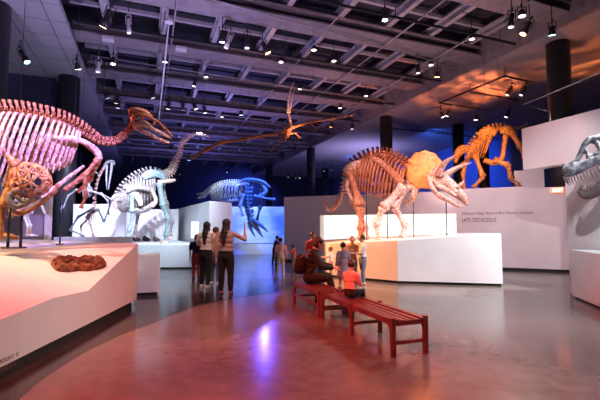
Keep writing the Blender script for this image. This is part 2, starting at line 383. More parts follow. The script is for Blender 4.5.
# frame of rails below the orange lit soffit
a,b,c,d = [up_at(x,y,6.2) for x,y in ((439,103),(505,76),(519,100),(487,113))]
m1 = up_at(470,92,6.2)
mb = MB(); mb.bar(a,b,.06,.07); mb.bar(b,up_at(535,83,6.2),.06,.07); mb.bar(a,up_at(489,110,6.2),.06,.07); mb.bar(m1,c,.06,.07); mb.bar(c,up_at(489,110,6.2),.06,.07)
for p in (a,b,c,m1): mb.tube([p,V((p.x,p.y,ZS))],.012,6)
tag(mb.build('lighting_rail','black',smooth=False),'black rectangular rail frame under the orange lit soffit','lighting rail')
rail(UV(10.3,15.8,6.25), UV(16,15.8,6.25), 'black rail under the soffit behind the front columns')
rail(UV(10.0,26,6.1), UV(16.5,26,6.1), 'black rail under the far end of the soffit')
rail(UV(-6.5,10.3,6.2), UV(-3.3,10.3,6.2), 'short black rail under the panelled left soffit')
# columns
def column(u, v, r, label, z1=ZS):
    p = UV(u,v); r *= S; t = thing('column', label, 'column', (p.x,p.y,0))
    MB().tube([(p.x,p.y,0),(p.x,p.y,z1)], r, 32).build('shaft','column',t)
    MB().tube([(p.x,p.y,0),(p.x,p.y,.12)], r+.03, 32).build('base_ring','black',t,smooth=False)
column(10.22,7.25,.28,'nearest black round column rising behind the tall pink header wall')
column(9.9,15.0,.27,'black round column directly behind the horned dinosaur')
column(13.9,14.95,.26,'black column behind the amber skeleton, left of two')
column(15.5,15.0,.26,'black column behind the amber skeleton, right of two')
column(9.4,22.5,.26,'black column beyond the horned dinosaur tail, left of centre')
column(9.05,30.2,.26,'far column lit blue beside the blue ocean display')
column(13.9,30.2,.26,'farthest thin column against the blue back wall')
column(-2.45,14.75,.31,'black round column behind the crested skeleton ribcage')
p = at(-11,60,12.4); t = thing('column','blue tinted column at the far left edge','column',(p.x,p.y,0))
MB().tube([(p.x,p.y,0),(p.x,p.y,ZS)],.52,32).build('shaft','column',t)

# ------------------------------------------------------------------ exhibit walls and platforms
def lines_plate(name, pts, z0, z1, m='white'): return MB().prism(pts, z0, z1).build(name, m, smooth=False)
# long wall with the lettering
A0, B0 = V((-.75,18.85,0)), V((10.4,13.45,0))
dW = (B0-A0).normalized(); nW = V((dW.y,-dW.x,0))          # towards the camera
bk = -nW
t = thing('partition_wall','long white partition wall lettered with the period name','partition wall',(A0+B0)/2)
q = [A0, B0, B0+bk*3.2, A0+bk*3.2]
def onwall(px, z): # point on the wall face under the pixel column
    k = (px-300)/F; # X = k*Y
    s = (k*A0.y - A0.x)/(dW.x - k*dW.y); p = A0+dW*s; return V((p.x,p.y,z))
n0, n1 = onwall(320,0), onwall(456,0)
def wallseg(p0,p1,z0,z1,mb,th=3.2):
    a,b = V(p0),V(p1); mb.prism([(a.x,a.y),(b.x,b.y),(b.x+bk.x*th,b.y+bk.y*th),(a.x+bk.x*th,a.y+bk.y*th)],z0,z1)
mb = MB(); nT = onwall(533,0); wallseg(A0,n0,.1,3.0,mb); wallseg(n1,nT,.1,3.0,mb); wallseg(nT,B0,.1,3.0,mb,.25); wallseg(n0,n1,2.12,3.0,mb); wallseg(n0,n1,.1,.8,mb)
mb.build('wall_body','white',t,smooth=False)
mb = MB(); wallseg(n0+bk*.5,n1+bk*.5,.8,2.12,mb,.1); mb.build('backlit_panel','glow',t,smooth=False)
mb = MB(); wallseg(A0+bk*.06,B0+bk*.06,0,.1,mb,.15); mb.build('toe_kick','toe',t,smooth=False)
def text(body, name, p, xdir, nrm, h, m, parent=None, ital=0, width=None, ext=.002):
    cu = bpy.data.curves.new(name,'FONT'); cu.body = body; cu.size = h; cu.extrude = ext; cu.shear = ital
    o = bpy.data.objects.new(name, cu); COL.objects.link(o); dg = bpy.context.evaluated_depsgraph_get()
    me = bpy.data.meshes.new_from_object(o.evaluated_get(dg)); bpy.data.objects.remove(o)
    xs = [v.co.x for v in me.vertices]; sx = width/(max(xs)-min(xs)) if width else 1
    x = V(xdir).normalized(); n = V(nrm).normalized(); y = n.cross(x)
    R = Matrix((x*sx,y,n)).transposed().to_4x4(); me.transform(Matrix.Translation(V(p)+n*.004)@R)
    o = bpy.data.objects.new(name, me); COL.objects.link(o); me.materials.append(M[m])
    if parent is not None:
        root = parent
        while root.parent is not None: root = root.parent
        me.transform(Matrix.LocRotScale(root.location,root.rotation_euler,None).inverted()); o.parent = parent
    return o
def wz(px,py):
    p = onwall(px,0); return at(px,py,p.y)
p1, p2 = wz(462,214.6), wz(533,214)
text('Dinosaurs Reign: Ray-and-Bird Diversity Increases', 'lettering', p1, dW, nW, .14, 'text', t, .2, (p2-p1).length)
p1, p2 = wz(462,222), wz(496,222)
text('LATE CRETACEOUS', 'lettering', p1, dW, nW, .22, 'text', t, 0, (p2-p1).length)
# header wall on the right, opening below, tall backdrop panel
def uvprism(mb,u0,u1,v0,v1,z0,z1): return uvbox0(u0,u1,v0,v1,z0,z1,mb)
p = V((6.2,11.04,0)); vh = -SU*p.x+CU*p.y
pe = V((6.58,9.75,0)); ve = -SU*pe.x+CU*pe.y; uh = CU*6.4+SU*9.9
yy_ = uh/(CU*.5625+SU); vh = -SU*.5625*yy_+CU*yy_
def hdr(px,py):
    r = ray(px,py); k = (uh+.2)/(CU*r.x+SU*r.y); return V((0,0,CH))+r*k
mb = uvbox0(uh,uh+.35,ve-6.5,vh,3.12,4.25); uvprism(mb,uh,uh+.35,ve-6.5,ve,0,3.12)
tag(mb.build('partition_wall','white',smooth=False),'tall pinkish wall with overhanging header behind the tyrannosaur skull','partition wall')
# glass balustrade rail above the header
mb = MB(); mb.tube([hdr(625,62),hdr(523,105),hdr(550,111.5)],.013,8); mb.tube([hdr(550,111.5),hdr(550.5,127)],.012,8)
tag(mb.build('handrail','pipe'),'slim pale handrail running above the tall pink header wall','handrail')
# exit sign, hung beyond the opening
q_ = onwall(557.3,0); p0 = at(557.3,190.3,q_.y)+nW*.03; t = thing('exit_sign','small glowing red exit sign at the top of the long wall, beneath the header wall','exit sign',(p0.x,p0.y,p0.z-.12))
RW = Matrix((dW,-nW,V((0,0,1)))).transposed()
MB().box(p0,(.40,.06,.19),RW).build('sign_box','exitbox',t,smooth=False)
text('EXIT','exit_letters',p0+nW*.032-dW*.15+V((0,0,-.06)),dW,nW,.17,'exit',t,0,.30)
bq = onwall(539,0)+bk*1.0
tag(MB().box((bq.x,bq.y+.4,1.9),(1.0,.4,3.8),RW).build('partition_wall','white',smooth=False),'pale pink wall end rising behind the lettered wall, under the header','partition wall')
# plinth below the skull
a = ground(572,297); b = ground(600,309)
dd = (b-a).normalized(); e = a+dd*3.2; nn = V((-dd.y,dd.x,0)); nn = nn if nn.x>0 else -nn
mb = MB().prism([(a.x,a.y),(e.x,e.y),(e.x+nn.x*1.0,e.y+nn.y*1.0),(a.x+nn.x*.55,a.y+nn.y*.55)],.04,1.06)
t = thing('plinth','white plinth under the tyrannosaur skull at the right edge','plinth',(a.x+.3,a.y-.5,0))
mb.build('plinth_body','white',t,smooth=False,bevel=.006)
MB().prism([(a.x+.05,a.y-.05),(e.x+.05,e.y),(e.x+nn.x*.9,e.y+nn.y*.9),(a.x+nn.x*.5,a.y+nn.y*.5-.05)],0,.04).build('toe_kick','toe',t,smooth=False)
# centre platform
c0,c1,c2 = ground(398,283.5), ground(503,286.5), ground(330,277)
zt = lambda px,py,g: at(px,py,g.y).z
tops = [zt(398,240.5,c0), zt(503,233.5,c1), zt(330,243.5,c2)]
pl = [(c2.x,c2.y,tops[2]),(c0.x,c0.y,tops[0]),(c1.x,c1.y,tops[1]),(c1.x+.2,c1.y+2.6,tops[1]),(c0.x-.3,c0.y+3.4,tops[0]),(c2.x-.4,c2.y+3.5,tops[2])]
t = thing('display_platform','angular white platform carrying the horned dinosaur skeleton','platform',(2.8,12.5,0))
mb = MB()
vs = [(x,y,.07) for x,y,z in pl]+[(x,y,z) for x,y,z in pl]
mb.faces(vs,[(5,4,3,2,1,0)]+[(i,(i+1)%6,(i+1)%6+6,i+6) for i in range(6)]+[(6,7,10,11),(7,8,9,10)])
mb.build('platform_body','white',t,smooth=False)
MB().prism([(x*.995+.01,y+.05) for x,y,z in pl],0,.07).build('toe_kick','toe',t,smooth=False)
# left platform, faceted
def zf(px,py,X): # point on plane x=X line of face
    r=ray(px,py); s=X/r.x; return V((X, r.y*s, CH+r.z*s))
FX = [(-3.02,2.2),(-3.03,4.03),(-3.08,5.05),(-3.12,5.97),(-3.24,8.05)]
P0=V((-3.02,2.2,.60)); P1=V((-3.03,4.05,.62)); P2=V((-3.08,5.06,.68)); P3=V((-3.12,5.97,.63)); P4=V((-3.24,8.05,1.24))
P5=V((-9.0,10.2,1.34)); P6=V((-9.0,2.2,1.3))
I1=V((-4.35,5.6,1.14)); I2=V((-4.2,4.0,.86)); I3=V((-4.5,2.2,.80)); I4=V((-5.3,4.2,1.25))
top=[P0,P1,P2,P3,P4,P5,P6,I1,I2,I3,I4]
t = thing('display_platform','low faceted white platform carrying the big crested skeleton','platform',(-5.5,6,0))
mb = MB(); vs=[tuple(p) for p in top]+[(p.x,p.y,.14) for p in (P0,P1,P2,P3,P4,P5,P6)]
mb.faces(vs,[(0,1,8,9),(1,2,8),(2,3,7,8),(3,4,7),(4,5,7),(7,5,10),(8,7,10),(9,8,10),(9,10,6),(10,5,6)]+[(11+i,11+(i+1)%7,(i+1)%7,i) if i<6 else (17,11,0,6) for i in range(6)]+[(17,11,0,9,6)]+[(17,16,15,14,13,12,11)])
mb.build('platform_body','white',t,smooth=False)
MB().prism([(-3.10,2.2),(-3.16,6.0),(-3.30,7.97),(-8.9,10),(-8.9,2.3)],0,.14).build('toe_kick','toe',t,smooth=False)
for (s_,y3,off_,dz) in (('MOUNT',0,0,0),('IS',0,.25,0),('REPLICA',0,.03,-.09)):
    X=-3.022; a_=zf(-3,364,X); b_=zf(9,358,X)
    text(s_,'lettering',V((X+.006,a_.y+off_,a_.z-.01+dz)),(b_-a_)*V((0,1,0)),(1,0,0),.062,'text',t,0,None,.001)
# second platform with the running skeleton
t = thing('display_platform','pale blue lit platform under the striding skeleton','platform',(-6,17,0))
pp=[(-9.9,13.9),(-6.2,15.2),(-4.1,15.45),(-3.85,15.95),(-7.2,22.6),(-9.9,20.8)]
MB().prism(pp,.06,.9).build('platform_body','white',t,smooth=False)
MB().prism([(x*.998,y+.04) for x,y in pp],0,.06).build('toe_kick','toe',t,smooth=False)
# tall pale block
a=V((-3.62,15.95,0)); b=V((-2.93,17.15,0)); c=V((-7.4,23.6,0))
t = thing('partition_wall','tall pale mauve block wall behind the two standing women','partition wall',(-4.4,18.6,0))
MB().prism([(a.x,a.y),(b.x,b.y),(-6.3,24.0),(c.x,c.y)],.05,2.63).build('wall_body','white',t,smooth=False)
MB().prism([(a.x,a.y+.06),(b.x-.05,b.y),(-6.4,23.9),(c.x,c.y)],0,.05).build('toe_kick','toe',t,smooth=False)
q_=at(195,230,15.2); t=thing('information_panel','small glowing white information panel on a stand beside the two women','panel',(q_.x,q_.y,0)); MB().box(q_,(.28,.04,.62)).build('panel_face','glow',t,smooth=False); MB().box((q_.x,q_.y+.04,q_.z/2),(.05,.04,q_.z)).build('post','white',t,smooth=False); MB().box((q_.x,q_.y+.02,.01),(.25,.2,.02)).build('base','black',t,smooth=False)
MB_p=at(195,242,15.6)
# backdrop panels
tag(MB().box((-9.0,18.0,1.76),(2.35,.12,1.72)).build('backdrop_panel','white',smooth=False),'pale lilac backdrop panel behind the thin long-necked skeleton','panel')
tag(MB().box((-7.85,20.6,1.71),(3.2,.12,1.60)).build('backdrop_panel','white',smooth=False),'pale backdrop panel behind the striding skeleton legs','panel')
# grey pink panel behind left skeleton's feet
t = thing('backdrop_panel','grey pink panel behind the crested skeleton legs, with pale edge','panel',(-6.6,9.7,1.2))
a=at(0,220,9.75); b=at(47,220,9.75)
MB().box(((a.x-1.0+b.x)/2,9.8,1.85),(b.x-a.x+1.0,.1,1.3)).build('panel_body','soffit',t,smooth=False)
MB().box((b.x+.04,9.74,1.85),(.10,.14,1.3)).build('edge_strip','white',t,smooth=False)
MB_=None
# small box at the end of left platform
a=ground(159.5,295.5); ud=V((CU,SU,0)); vd=V((-SU,CU,0)); c_=a-ud*.27+vd*.35; t = thing('plinth','short white box plinth at the far end of the faceted platform','plinth',(c_.x,c_.y,0))
MB().box((c_.x,c_.y,.51),(.54,.7,.86),RZ).build('plinth_body','white',t,smooth=False,bevel=.01)
MB().box((c_.x,c_.y,.04),(.44,.6,.08),RZ).build('toe_kick','toe',t,smooth=False)
# blue display
t = thing('display_screen','glowing blue ocean graphic display on the far wall','display screen',(-2.2,23.9,0))
a=at(228,225,23.9); b=at(290,225,23.9); zc0=at(250,243,23.9).z; zc1=at(250,207,23.9).z
MB().box(((a.x+b.x)/2,24.1,(zc1+.02)/2),(b.x-a.x+1.4,.3,zc1+.02)).build('screen_wall','white',t,smooth=False)
MB().box(((a.x+b.x)/2,23.93,(zc0+zc1)/2),(b.x-a.x,.04,zc1-zc0)).build('screen','screen',t,smooth=False)

# ------------------------------------------------------------------ skeleton kit
class Plane:
    """vertical plane in which an animal stands: anchor, heading; n points to the viewer"""
    def __init__(s, px, Y, hd):
        s.a = at(px,228,Y); s.h = V((hd[0],hd[1],0)).normalized(); n = V((s.h.y,-s.h.x,0)); s.n = n if n.y<0 else -n
    def W(s, px, py, t=0):
        r = ray(px,py); a = s.a + s.n*t; o = V((0,0,CH)); k = (a-o).dot(s.n)/r.dot(s.n); return o + r*k
    def m(s, px): return s.W(px,228).y/F          # metres per pixel there
def vertebrae(pl, pts, n, name, m, par, t=0, up=1, low=0, lat=.6, gap=.72, dup_=True):
    """pts: (px,py,radius px,spine px) ; one mesh of separate vertebrae"""
    sp = spline(pts, n+1); mb = MB()
    for i in range(n):
        a, b = sp[i], sp[i+1]; A, B = pl.W(a[0],a[1],t), pl.W(b[0],b[1],t); k = pl.m(a[0])
        d = B-A; L = d.length; x = d.normalized(); r = a[2]*k
        upv = V((0,0,1)) - x*x.z; 
        if upv.length < .3: upv = -pl.h if x.z>0 else pl.h
        upv.normalize(); s_ = x.cross(upv)
        mb.tube([A, A+d*.12, A+d*.38, A+d*gap, A+d*(gap+.12)], [r*.8,r,r*.72,r,r*.8], 8)
        if a[3] > 0:
            h = a[3]*k; C = A+d*.4; bw = min(L*.50, r*1.15)
            mb.tube([C+upv*r*.5, C+upv*(r+h*.5)-x*h*.08, C+upv*(r+h)-x*h*.18, C+upv*(r+h*1.06)-x*h*.18], [bw*.75,bw*.62,bw*.85,bw*.5], 6, flat=.35, side=s_)
        if lat:
            for q in (-1,1):
                mb.tube([A+d*.4+s_*q*r*.5+upv*r*.4, A+d*.4+s_*q*r*(1+lat)+upv*r*.75], [r*.35,r*.2], 5)
        if low:
            h = a[3]*k*low; C = A+d*.75; mb.tube([C-upv*r*.6, C-upv*(r+h)-x*h*.5],[r*.3,r*.18],5)
    return mb.build(name, m, par)
def rib_set(pl, pts, n, lens, widths, m, par, sweep=-.15, rad=.02, t0=0, curl=.9, sides=(-1,1)):
    sp = spline([p[:3] for p in pts], n); ls = spline([(l,) for l in lens], n); ws = spline([(x,) for x in widths], n)
    for i in range(n):
        a = sp[i]; P = pl.W(a[0],a[1],t0); k = pl.m(a[0]); L = ls[i][0]*k; w_ = ws[i][0]
        for q in sides:
            pts_=[]; rr=[]
            for j in range(9):
                f = j/8; ang = f*math.pi*curl
                pts_.append(P + pl.n*q*w_*math.sin(ang)**.8*(1 if ang<math.pi else 0) + V((0,0,.06*w_ - L*(1-math.cos(ang*.62))/(1-math.cos(math.pi*curl*.62)))) + pl.h*(sweep*L*f**1.3))
                rr.append(rad*(.7+.6*f if f<.6 else 1.06-(f-.6)*.8))
            MB().tube(pts_, rr, 6, flat=.55, side=pl.n).build('rib', m, par)
def bones(pl, chains, name, m, par):
    """chains: list of [(px,py,t,r px),...] each consecutive pair one bone"""
    mb = MB()
    for ch in chains:
        for a, b in zip(ch, ch[1:]):
            A, B = pl.W(a[0],a[1],a[2]), pl.W(b[0],b[1],b[2]); k = pl.m(a[0]); mb.bone(A,B,(a[3]+b[3])/2*k)
    return mb.build(name, m, par)
def foot(pl, px, py, t, r, m, par, sgn=1, L=5, name='foot', drop=None):
    mb = MB(); k = pl.m(px); A = pl.W(px,py,t)
    for q in (-.45,0,.45):
        d = (pl.h*sgn*math.cos(q) + pl.n*math.sin(q)); e = A + d*L*k*(1 if q==0 else .85); e.z = A.z - r*k*.6
        mid = A+d*L*k*.45+V((0,0,r*k*.15)); mb.tube([A,mid,e-d*L*k*.15,e],[r*k*.8,r*k*.6,r*k*.5,r*k*.12],6)
    mb.ell(A,(r*k*1.1,)*3)
    return mb.build(name, m, par)
def rod(a, b, par, name='support_post', m='steel', r=.014):
    mb = MB().tube([a,b],r,8); a,b=V(a),V(b); mb.tube([V((b.x,b.y,b.z)),V((b.x,b.y,b.z+.02))],r*4,12)
    return mb.build(name,m,par)
def tp(pl,px,py,t,r): return (pl.W(px,py,t), r*pl.m(px))
def ctube(pl, pts, n=14, seg=10, flat=None, mb=None, side=None):
    """smooth tapered piece through (px,py,t,r px)"""
    mb = mb or MB(); sp = spline(pts,n); return mb.tube([pl.W(a[0],a[1],a[2]) for a in sp],[max(.001,a[3]*pl.m(a[0])) for a in sp],seg,flat=flat,side=side)

# ================================================================== A: crested duck-billed skeleton on the left platform
pl = Plane(35,6.5,(.78,.62)); B0_=pl.W(20,238); 
t = thing('dinosaur_skeleton','huge mounted duck-billed dinosaur skeleton with crested skull, on faceted left platform','dinosaur skeleton',(B0_.x,B0_.y,1.25))
spA = [(-26,112,4.8,8),(-12,112,5,8.5),(0,113,5,8.5),(20,114,5,8.5),(40,117,5,8),(60,122,5,7.5),(75,128,4.6,6.5),(88,135,4.2,4.5)]
vertebrae(pl, spA, 25, 'backbone','bone',t, lat=1.4)
vertebrae(pl, [(88,135,3.8,5),(97,141,3.6,3.6),(106,143,3.4,2.8),(116,142,3.2,2.2),(124,137,3,1.8),(130,130,2.8,1),(133,125,2.6,.4)], 12,'neck','bone',t, lat=.6)
rib_set(pl, [(-14,114,0),(0,115,0),(30,117,0),(60,124,0),(80,133,0)], 21, [62,70,74,68,52,34],[.30,.40,.44,.42,.34,.24],'boneL',t,sweep=-.26,rad=.027)
# skull as open struts: two beaks, crest, cheek, jaw
mb = MB()
for q in (-1,1):
    s_=q*.07
    ctube(pl,[(133,118,s_,1.8),(138,115,s_,2.2),(147,116,s_,1.7),(158,122,s_*.8,1.5),(166,130,s_*.5,1.4),(172,136,s_*.3,1.2)],mb=mb)
    ctube(pl,[(133,125,s_,2.2),(133,119,s_,2.0),(136,115,s_,2.4)],mb=mb,n=8)
    ctube(pl,[(142,122,s_,1.5),(143,116,s_,1.5)],mb=mb,n=5)
    ctube(pl,[(153,125,s_,1.2),(156,121,s_,1.2)],mb=mb,n=5)
ctube(pl,[(132,117,0,1.8),(131,112,0,2.6),(134,109.5,0,2.4),(139,110,0,2.6),(146,113,0,3.0),(152,118,0,2.4)],mb=mb,flat=.8,side=pl.n)
mb.ell(pl.W(134,120),(.07,.07,.08))
sk = mb.build('skull','bone',t)
mb = MB()
for q in (-1,1):
    s_=q*.085
    ctube(pl,[(133,127,s_,2.4),(138,125.5,s_*1.4,2.6),(144,125,s_*1.3,2.4),(153,129,s_,1.9),(163,134,s_*.7,1.7),(171,138.5,s_*.35,1.0)],mb=mb,seg=10)
    ring=[(136.5+2.9*math.cos(a/10*2*math.pi),121.3+2.6*math.sin(a/10*2*math.pi),s_*1.35,.8) for a in range(11)]
    ctube(pl,ring,mb=mb,n=20,seg=7)
    ctube(pl,[(140,121,s_*1.3,1.3),(146,122,s_*1.2,1.1),(153,128,s_,1.1)],mb=mb,n=8)
mb.build('cheek_bone','boneL',sk)
mb = MB()
for q in (-1,1):
    ctube(pl,[(134,128,q*.08,1.8),(140,130,q*.09,2.2),(149,134,q*.07,1.9),(158,139,q*.05,1.6),(167,142.5,q*.025,1.3),(170,143,q*.01,.8)],mb=mb)
ctube(pl,[(160,140,0,2.2),(167,142,0,1.8),(170,143,0,.8)],mb=mb,n=8)
mb.build('lower_jaw','boneL',sk)
# shoulder blade, chest, front limb
mb=MB(); ctube(pl,[(52,138,.42,1.6),(66,138,.46,2.6),(80,140,.42,2.6),(92,146,.34,2.6),(98,153,.28,3.2),(99,160,.25,3.4)],mb=mb,flat=.35,side=pl.n); mb.build('shoulder_blade','boneL',t)
mb=MB(); ctube(pl,[(60,137,-.42,1.6),(80,141,-.4,2.4),(98,154,-.28,3)],mb=mb,flat=.35,side=pl.n); mb.build('shoulder_blade','bone',t)
bones(pl,[[(97,160,.3,3.0),(84,176,.36,2.6),(86,196,.3,2.2),(81,208,.3,1.6)]],'front_leg','bone',t)
bones(pl,[[(99,160,-.25,2.8),(90,180,-.3,2.4),(78,192,-.3,2.0)]],'front_leg','bone',t)
mb=MB(); ctube(pl,[(98,162,.05,3),(92,170,.0,3.4),(84,176,.0,3.2),(74,184,0,2.6),(64,190,0,2.4)],mb=mb,flat=.6,side=pl.n); mb.build('breastbone','bone',t)
# pelvis rods and hind legs
mb=MB(); ctube(pl,[(-20,122,.2,5),(-6,126,.22,5),(8,128,.2,4),(24,131,.15,2.2)],mb=mb,flat=.4,side=pl.n)
ctube(pl,[(0,130,.2,3.4),(14,150,.2,3),(28,166,.15,2.2),(34,172,.1,2.4)],mb=mb); mb.build('hip_bone','boneL',t)
mb=MB(); ctube(pl,[(8,218,.1,1.8),(20,210,.12,2.3),(36,199,.12,2.6),(52,190,.1,2.6),(70,176,.08,2),(84,166,.05,1.6)],mb=mb,flat=.7); mb.build('pubic_bone','boneL',t)
lg=bones(pl,[[(-8,136,.34,5.2),(16,166,.36,4.8)],[(16,168,.36,4.6),(2,206,.34,4.0),(0,234,.34,3.4)]],'hind_leg','boneO',t)
foot(pl,0,236,.34,3.6,'boneO',lg,1,16)
lg=bones(pl,[[(-22,138,-.34,5),(-4,172,-.34,4.2),(-14,208,-.34,3.6),(-14,234,-.34,3)]],'hind_leg','boneO',t)
foot(pl,-14,235,-.34,3.4,'boneO',lg,1,12)
for px in (62,):
    a=pl.W(px,190,0); rod(a,V((a.x,a.y,1.27)),t)
for px,py in ((20,114),(75,128)):
    a=pl.W(px,py-8); MB().tube([a,V((a.x,a.y,ZS))],.004,5).build('hanging_wire','steel',t)

# pitted skull below the ribs: lacy shield, long snout bone
p2=Plane(30,6.0,(.9,.43)); b_=p2.W(28,238)
t = thing('mounted_skull','orange pitted dinosaur skull with long snout, on thin posts beneath the ribcage','skull',(b_.x,b_.y,1.25))
random.seed(11); mb=MB(); ring=[(12,190),(13,180),(17,170),(24,164),(34,165),(43,169),(49,176),(51,184),(46,191),(38,195),(26,196),(17,195)]
nodes=[(x,y,.06) for x,y in ring]+[(20,178,.14),(28,172,.17),(37,175,.16),(44,181,.12),(40,188,.12),(31,183,.19),(22,187,.14),(31,191,.13)]
for i in range(12): a=ring[i]; b=ring[(i+1)%12]; mb.tube([p2.W(a[0],a[1],.06),p2.W(b[0],b[1],.06)],2.1*p2.m(30),8); mb.ell(p2.W(a[0],a[1],.06),2.3*p2.m(30),sub=1)
for i,a in enumerate(nodes):
    for j in range(i+1,len(nodes)):
        b=nodes[j]; d=math.hypot(a[0]-b[0],a[1]-b[1])
        if d<12.5: mb.tube([p2.W(*a),p2.W((a[0]+b[0])/2,(a[1]+b[1])/2,(a[2]+b[2])/2+.01),p2.W(*b)],[1.9*p2.m(30),1.1*p2.m(30),1.9*p2.m(30)],7)
for q in nodes[12:]: mb.ell(p2.W(*q),2.2*p2.m(30),sub=1)
sk=mb.build('frill','boneO',t)
mb=MB()
for q in (-1,1):
    ctube(p2,[(10,193,.08*q,2.6),(9,201,.10*q,3),(16,207,.09*q,2.6),(27,203,.09*q,2.2),(40,196,.08*q,2.2)],mb=mb)
    ctube(p2,[(16,196,.10*q,2),(22,201,.10*q,1.8),(31,200,.1*q,1.6)],mb=mb)
    ctube(p2,[(10,194,.08*q,2),(18,190,.1*q,2),(28,194,.1*q,2)],mb=mb)
mb.ell(p2.W(10,198),(.05,.09,.06)); mb.build('skull_face','boneG',t)
mb=MB(); 
for q in (-1,1): ctube(p2,[(14,212,.05*q,1.6),(20,214,.07*q,2.2),(32,209,.08*q,2),(46,199,.08*q,2),(56,190,.07*q,2.2),(58,183,.07*q,1.6)],mb=mb)
mb.build('lower_jaw','bone',t)
for px,py in ((10,203),(22,214)):
    a=p2.W(px,py); rod(a,V((a.x,a.y,1.25)),t,r=.02)
# small skeleton legs seen behind the posts
p3=Plane(27,7.6,(.9,.4)); b_=p3.W(28,237); t = thing('dinosaur_skeleton','small pale skeleton standing behind the orange pitted skull','dinosaur skeleton',(b_.x,b_.y,1.27))
vertebrae(p3,[(12,200,1.6,2),(22,201,1.7,2),(33,203,1.5,1.6),(40,204,1.2,1),(43,210,1,.5),(45,214,.8,.3)],16,'backbone','boneW',t)
rib_set(p3,[(20,203,0),(28,204,0),(34,205,0)],6,[9,12,9],[.06,.09,.06],'boneW',t,rad=.01)
for q,x in ((1,26),(-1,29)):
    lg=bones(p3,[[(x,204,.05*q,1.8),(x-2,216,.06*q,1.7),(x+2,226,.06*q,1.4),(x+1,234.5,.06*q,1.2)]],'leg','boneW',t); foot(p3,x+1,235,.06*q,1.4,'boneW',lg,1,7)

# ================================================================== C: standing long-necked winged skeleton
pl = Plane(92,13.6,(1,-.15)); b_=pl.W(92,236)
t = thing('flying_reptile_skeleton','thin standing flying reptile skeleton with long down-pointing beak, behind left platform','dinosaur skeleton',(b_.x,b_.y,1.28))
vertebrae(pl,[(95,210,1.5,1),(95,196,1.4,.6),(97,184,1.3,.5),(101,173,1.3,.5),(106,165,1.2,.4)],11,'neck','boneL',t,lat=.3)
mb=MB(); ctube(pl,[(105,165,0,1.4),(108,162,0,1.8),(113,162,0,1.6),(114,165,0,1.0)],mb=mb); ctube(pl,[(112,163,0,1.6),(111,172,0,1.1),(109.5,182,0,.8),(108.5,190,0,.3)],mb=mb); sk=mb.build('skull','boneW',t)
mb=MB(); ctube(pl,[(107,165,0,1.2),(106.5,174,0,.9),(106.5,182,0,.7),(107,190,0,.3)],mb=mb); mb.build('lower_jaw','boneW',sk)
vertebrae(pl,[(97,209,1.8,1.5),(92,213,2,1.5),(87,219,1.6,1)],6,'backbone','boneL',t)
rib_set(pl,[(96,210,0),(91,214,0),(88,218,0)],6,[9,10,7],[.10,.13,.08],'boneL',t,rad=.012)
bones(pl,[[(94,208,.2,1.6),(78,217,.3,1.3),(70,230,.3,1.1),(84,236,.3,.9)]],'wing','boneT',t)
bones(pl,[[(98,209,-.2,1.5),(104,222,-.3,1.2),(110,205,-.3,1.0),(113,199,-.3,.8)]],'wing','boneT',t)
for q in (-1,1): lg=bones(pl,[[(88,218,.1*q,1.4),(86+5*q,226,.12*q,1.1),(87+6*q,235,.12*q,1)]],'leg','boneL',t); foot(pl,87+6*q,235.5,.12*q,1.2,'boneL',lg,1,3)
# lilac small hanging wing finger skeleton
pl = Plane(88,12.6,(1,0)); b_=pl.W(88,191)
t = thing('flying_reptile_skeleton','small lilac flying skeleton with drooping arched wings, hung before the long-necked one','dinosaur skeleton',(b_.x,b_.y,b_.z))
vertebrae(pl,[(84,191,2,1.2),(88,190,2.2,1.4),(92,190,2,1.2)],4,'backbone','boneW',t)
vertebrae(pl,[(89,188,1.4,.5),(89,180,1.2,.4),(89,173,1.1,.3)],6,'neck','boneW',t,lat=.3)
mb=MB(); ctube(pl,[(87,173,0,1.2),(89,170,0,1.8),(93,171,0,1.3),(99,174,0,.4)],mb=mb); mb.build('skull','boneW',t)
rib_set(pl,[(85,191,0),(91,191,0)],5,[7,6],[.09,.09],'boneW',t,rad=.011)
bones(pl,[[(86,191,.1,1.4),(76,190,.1,1.2),(68,196,.1,1.0),(63,208,.1,.6)]],'wing','boneW',t)
bones(pl,[[(91,191,.1,1.4),(101,194,.1,1.2),(108,201,.1,1.0),(109,215,.1,.6)]],'wing','boneW',t)
bones(pl,[[(101,193,.05,1.0),(112,200,.05,.9),(121,202,.05,.5)]],'tail','boneW',t)
for x in (80,96):
    a=pl.W(x,190); MB().tube([a,V((a.x,a.y,fz(7.52)))],.004,5).build('hanging_wire','steel',t)
# pedestal block under C
t = thing('plinth','pale pedestal under the standing flying reptile','plinth',(-7.0,13.5,0))
MB().box((-6.95,13.6,.63),(2.1,1.1,1.24)).build('plinth_body','white',t,smooth=False)

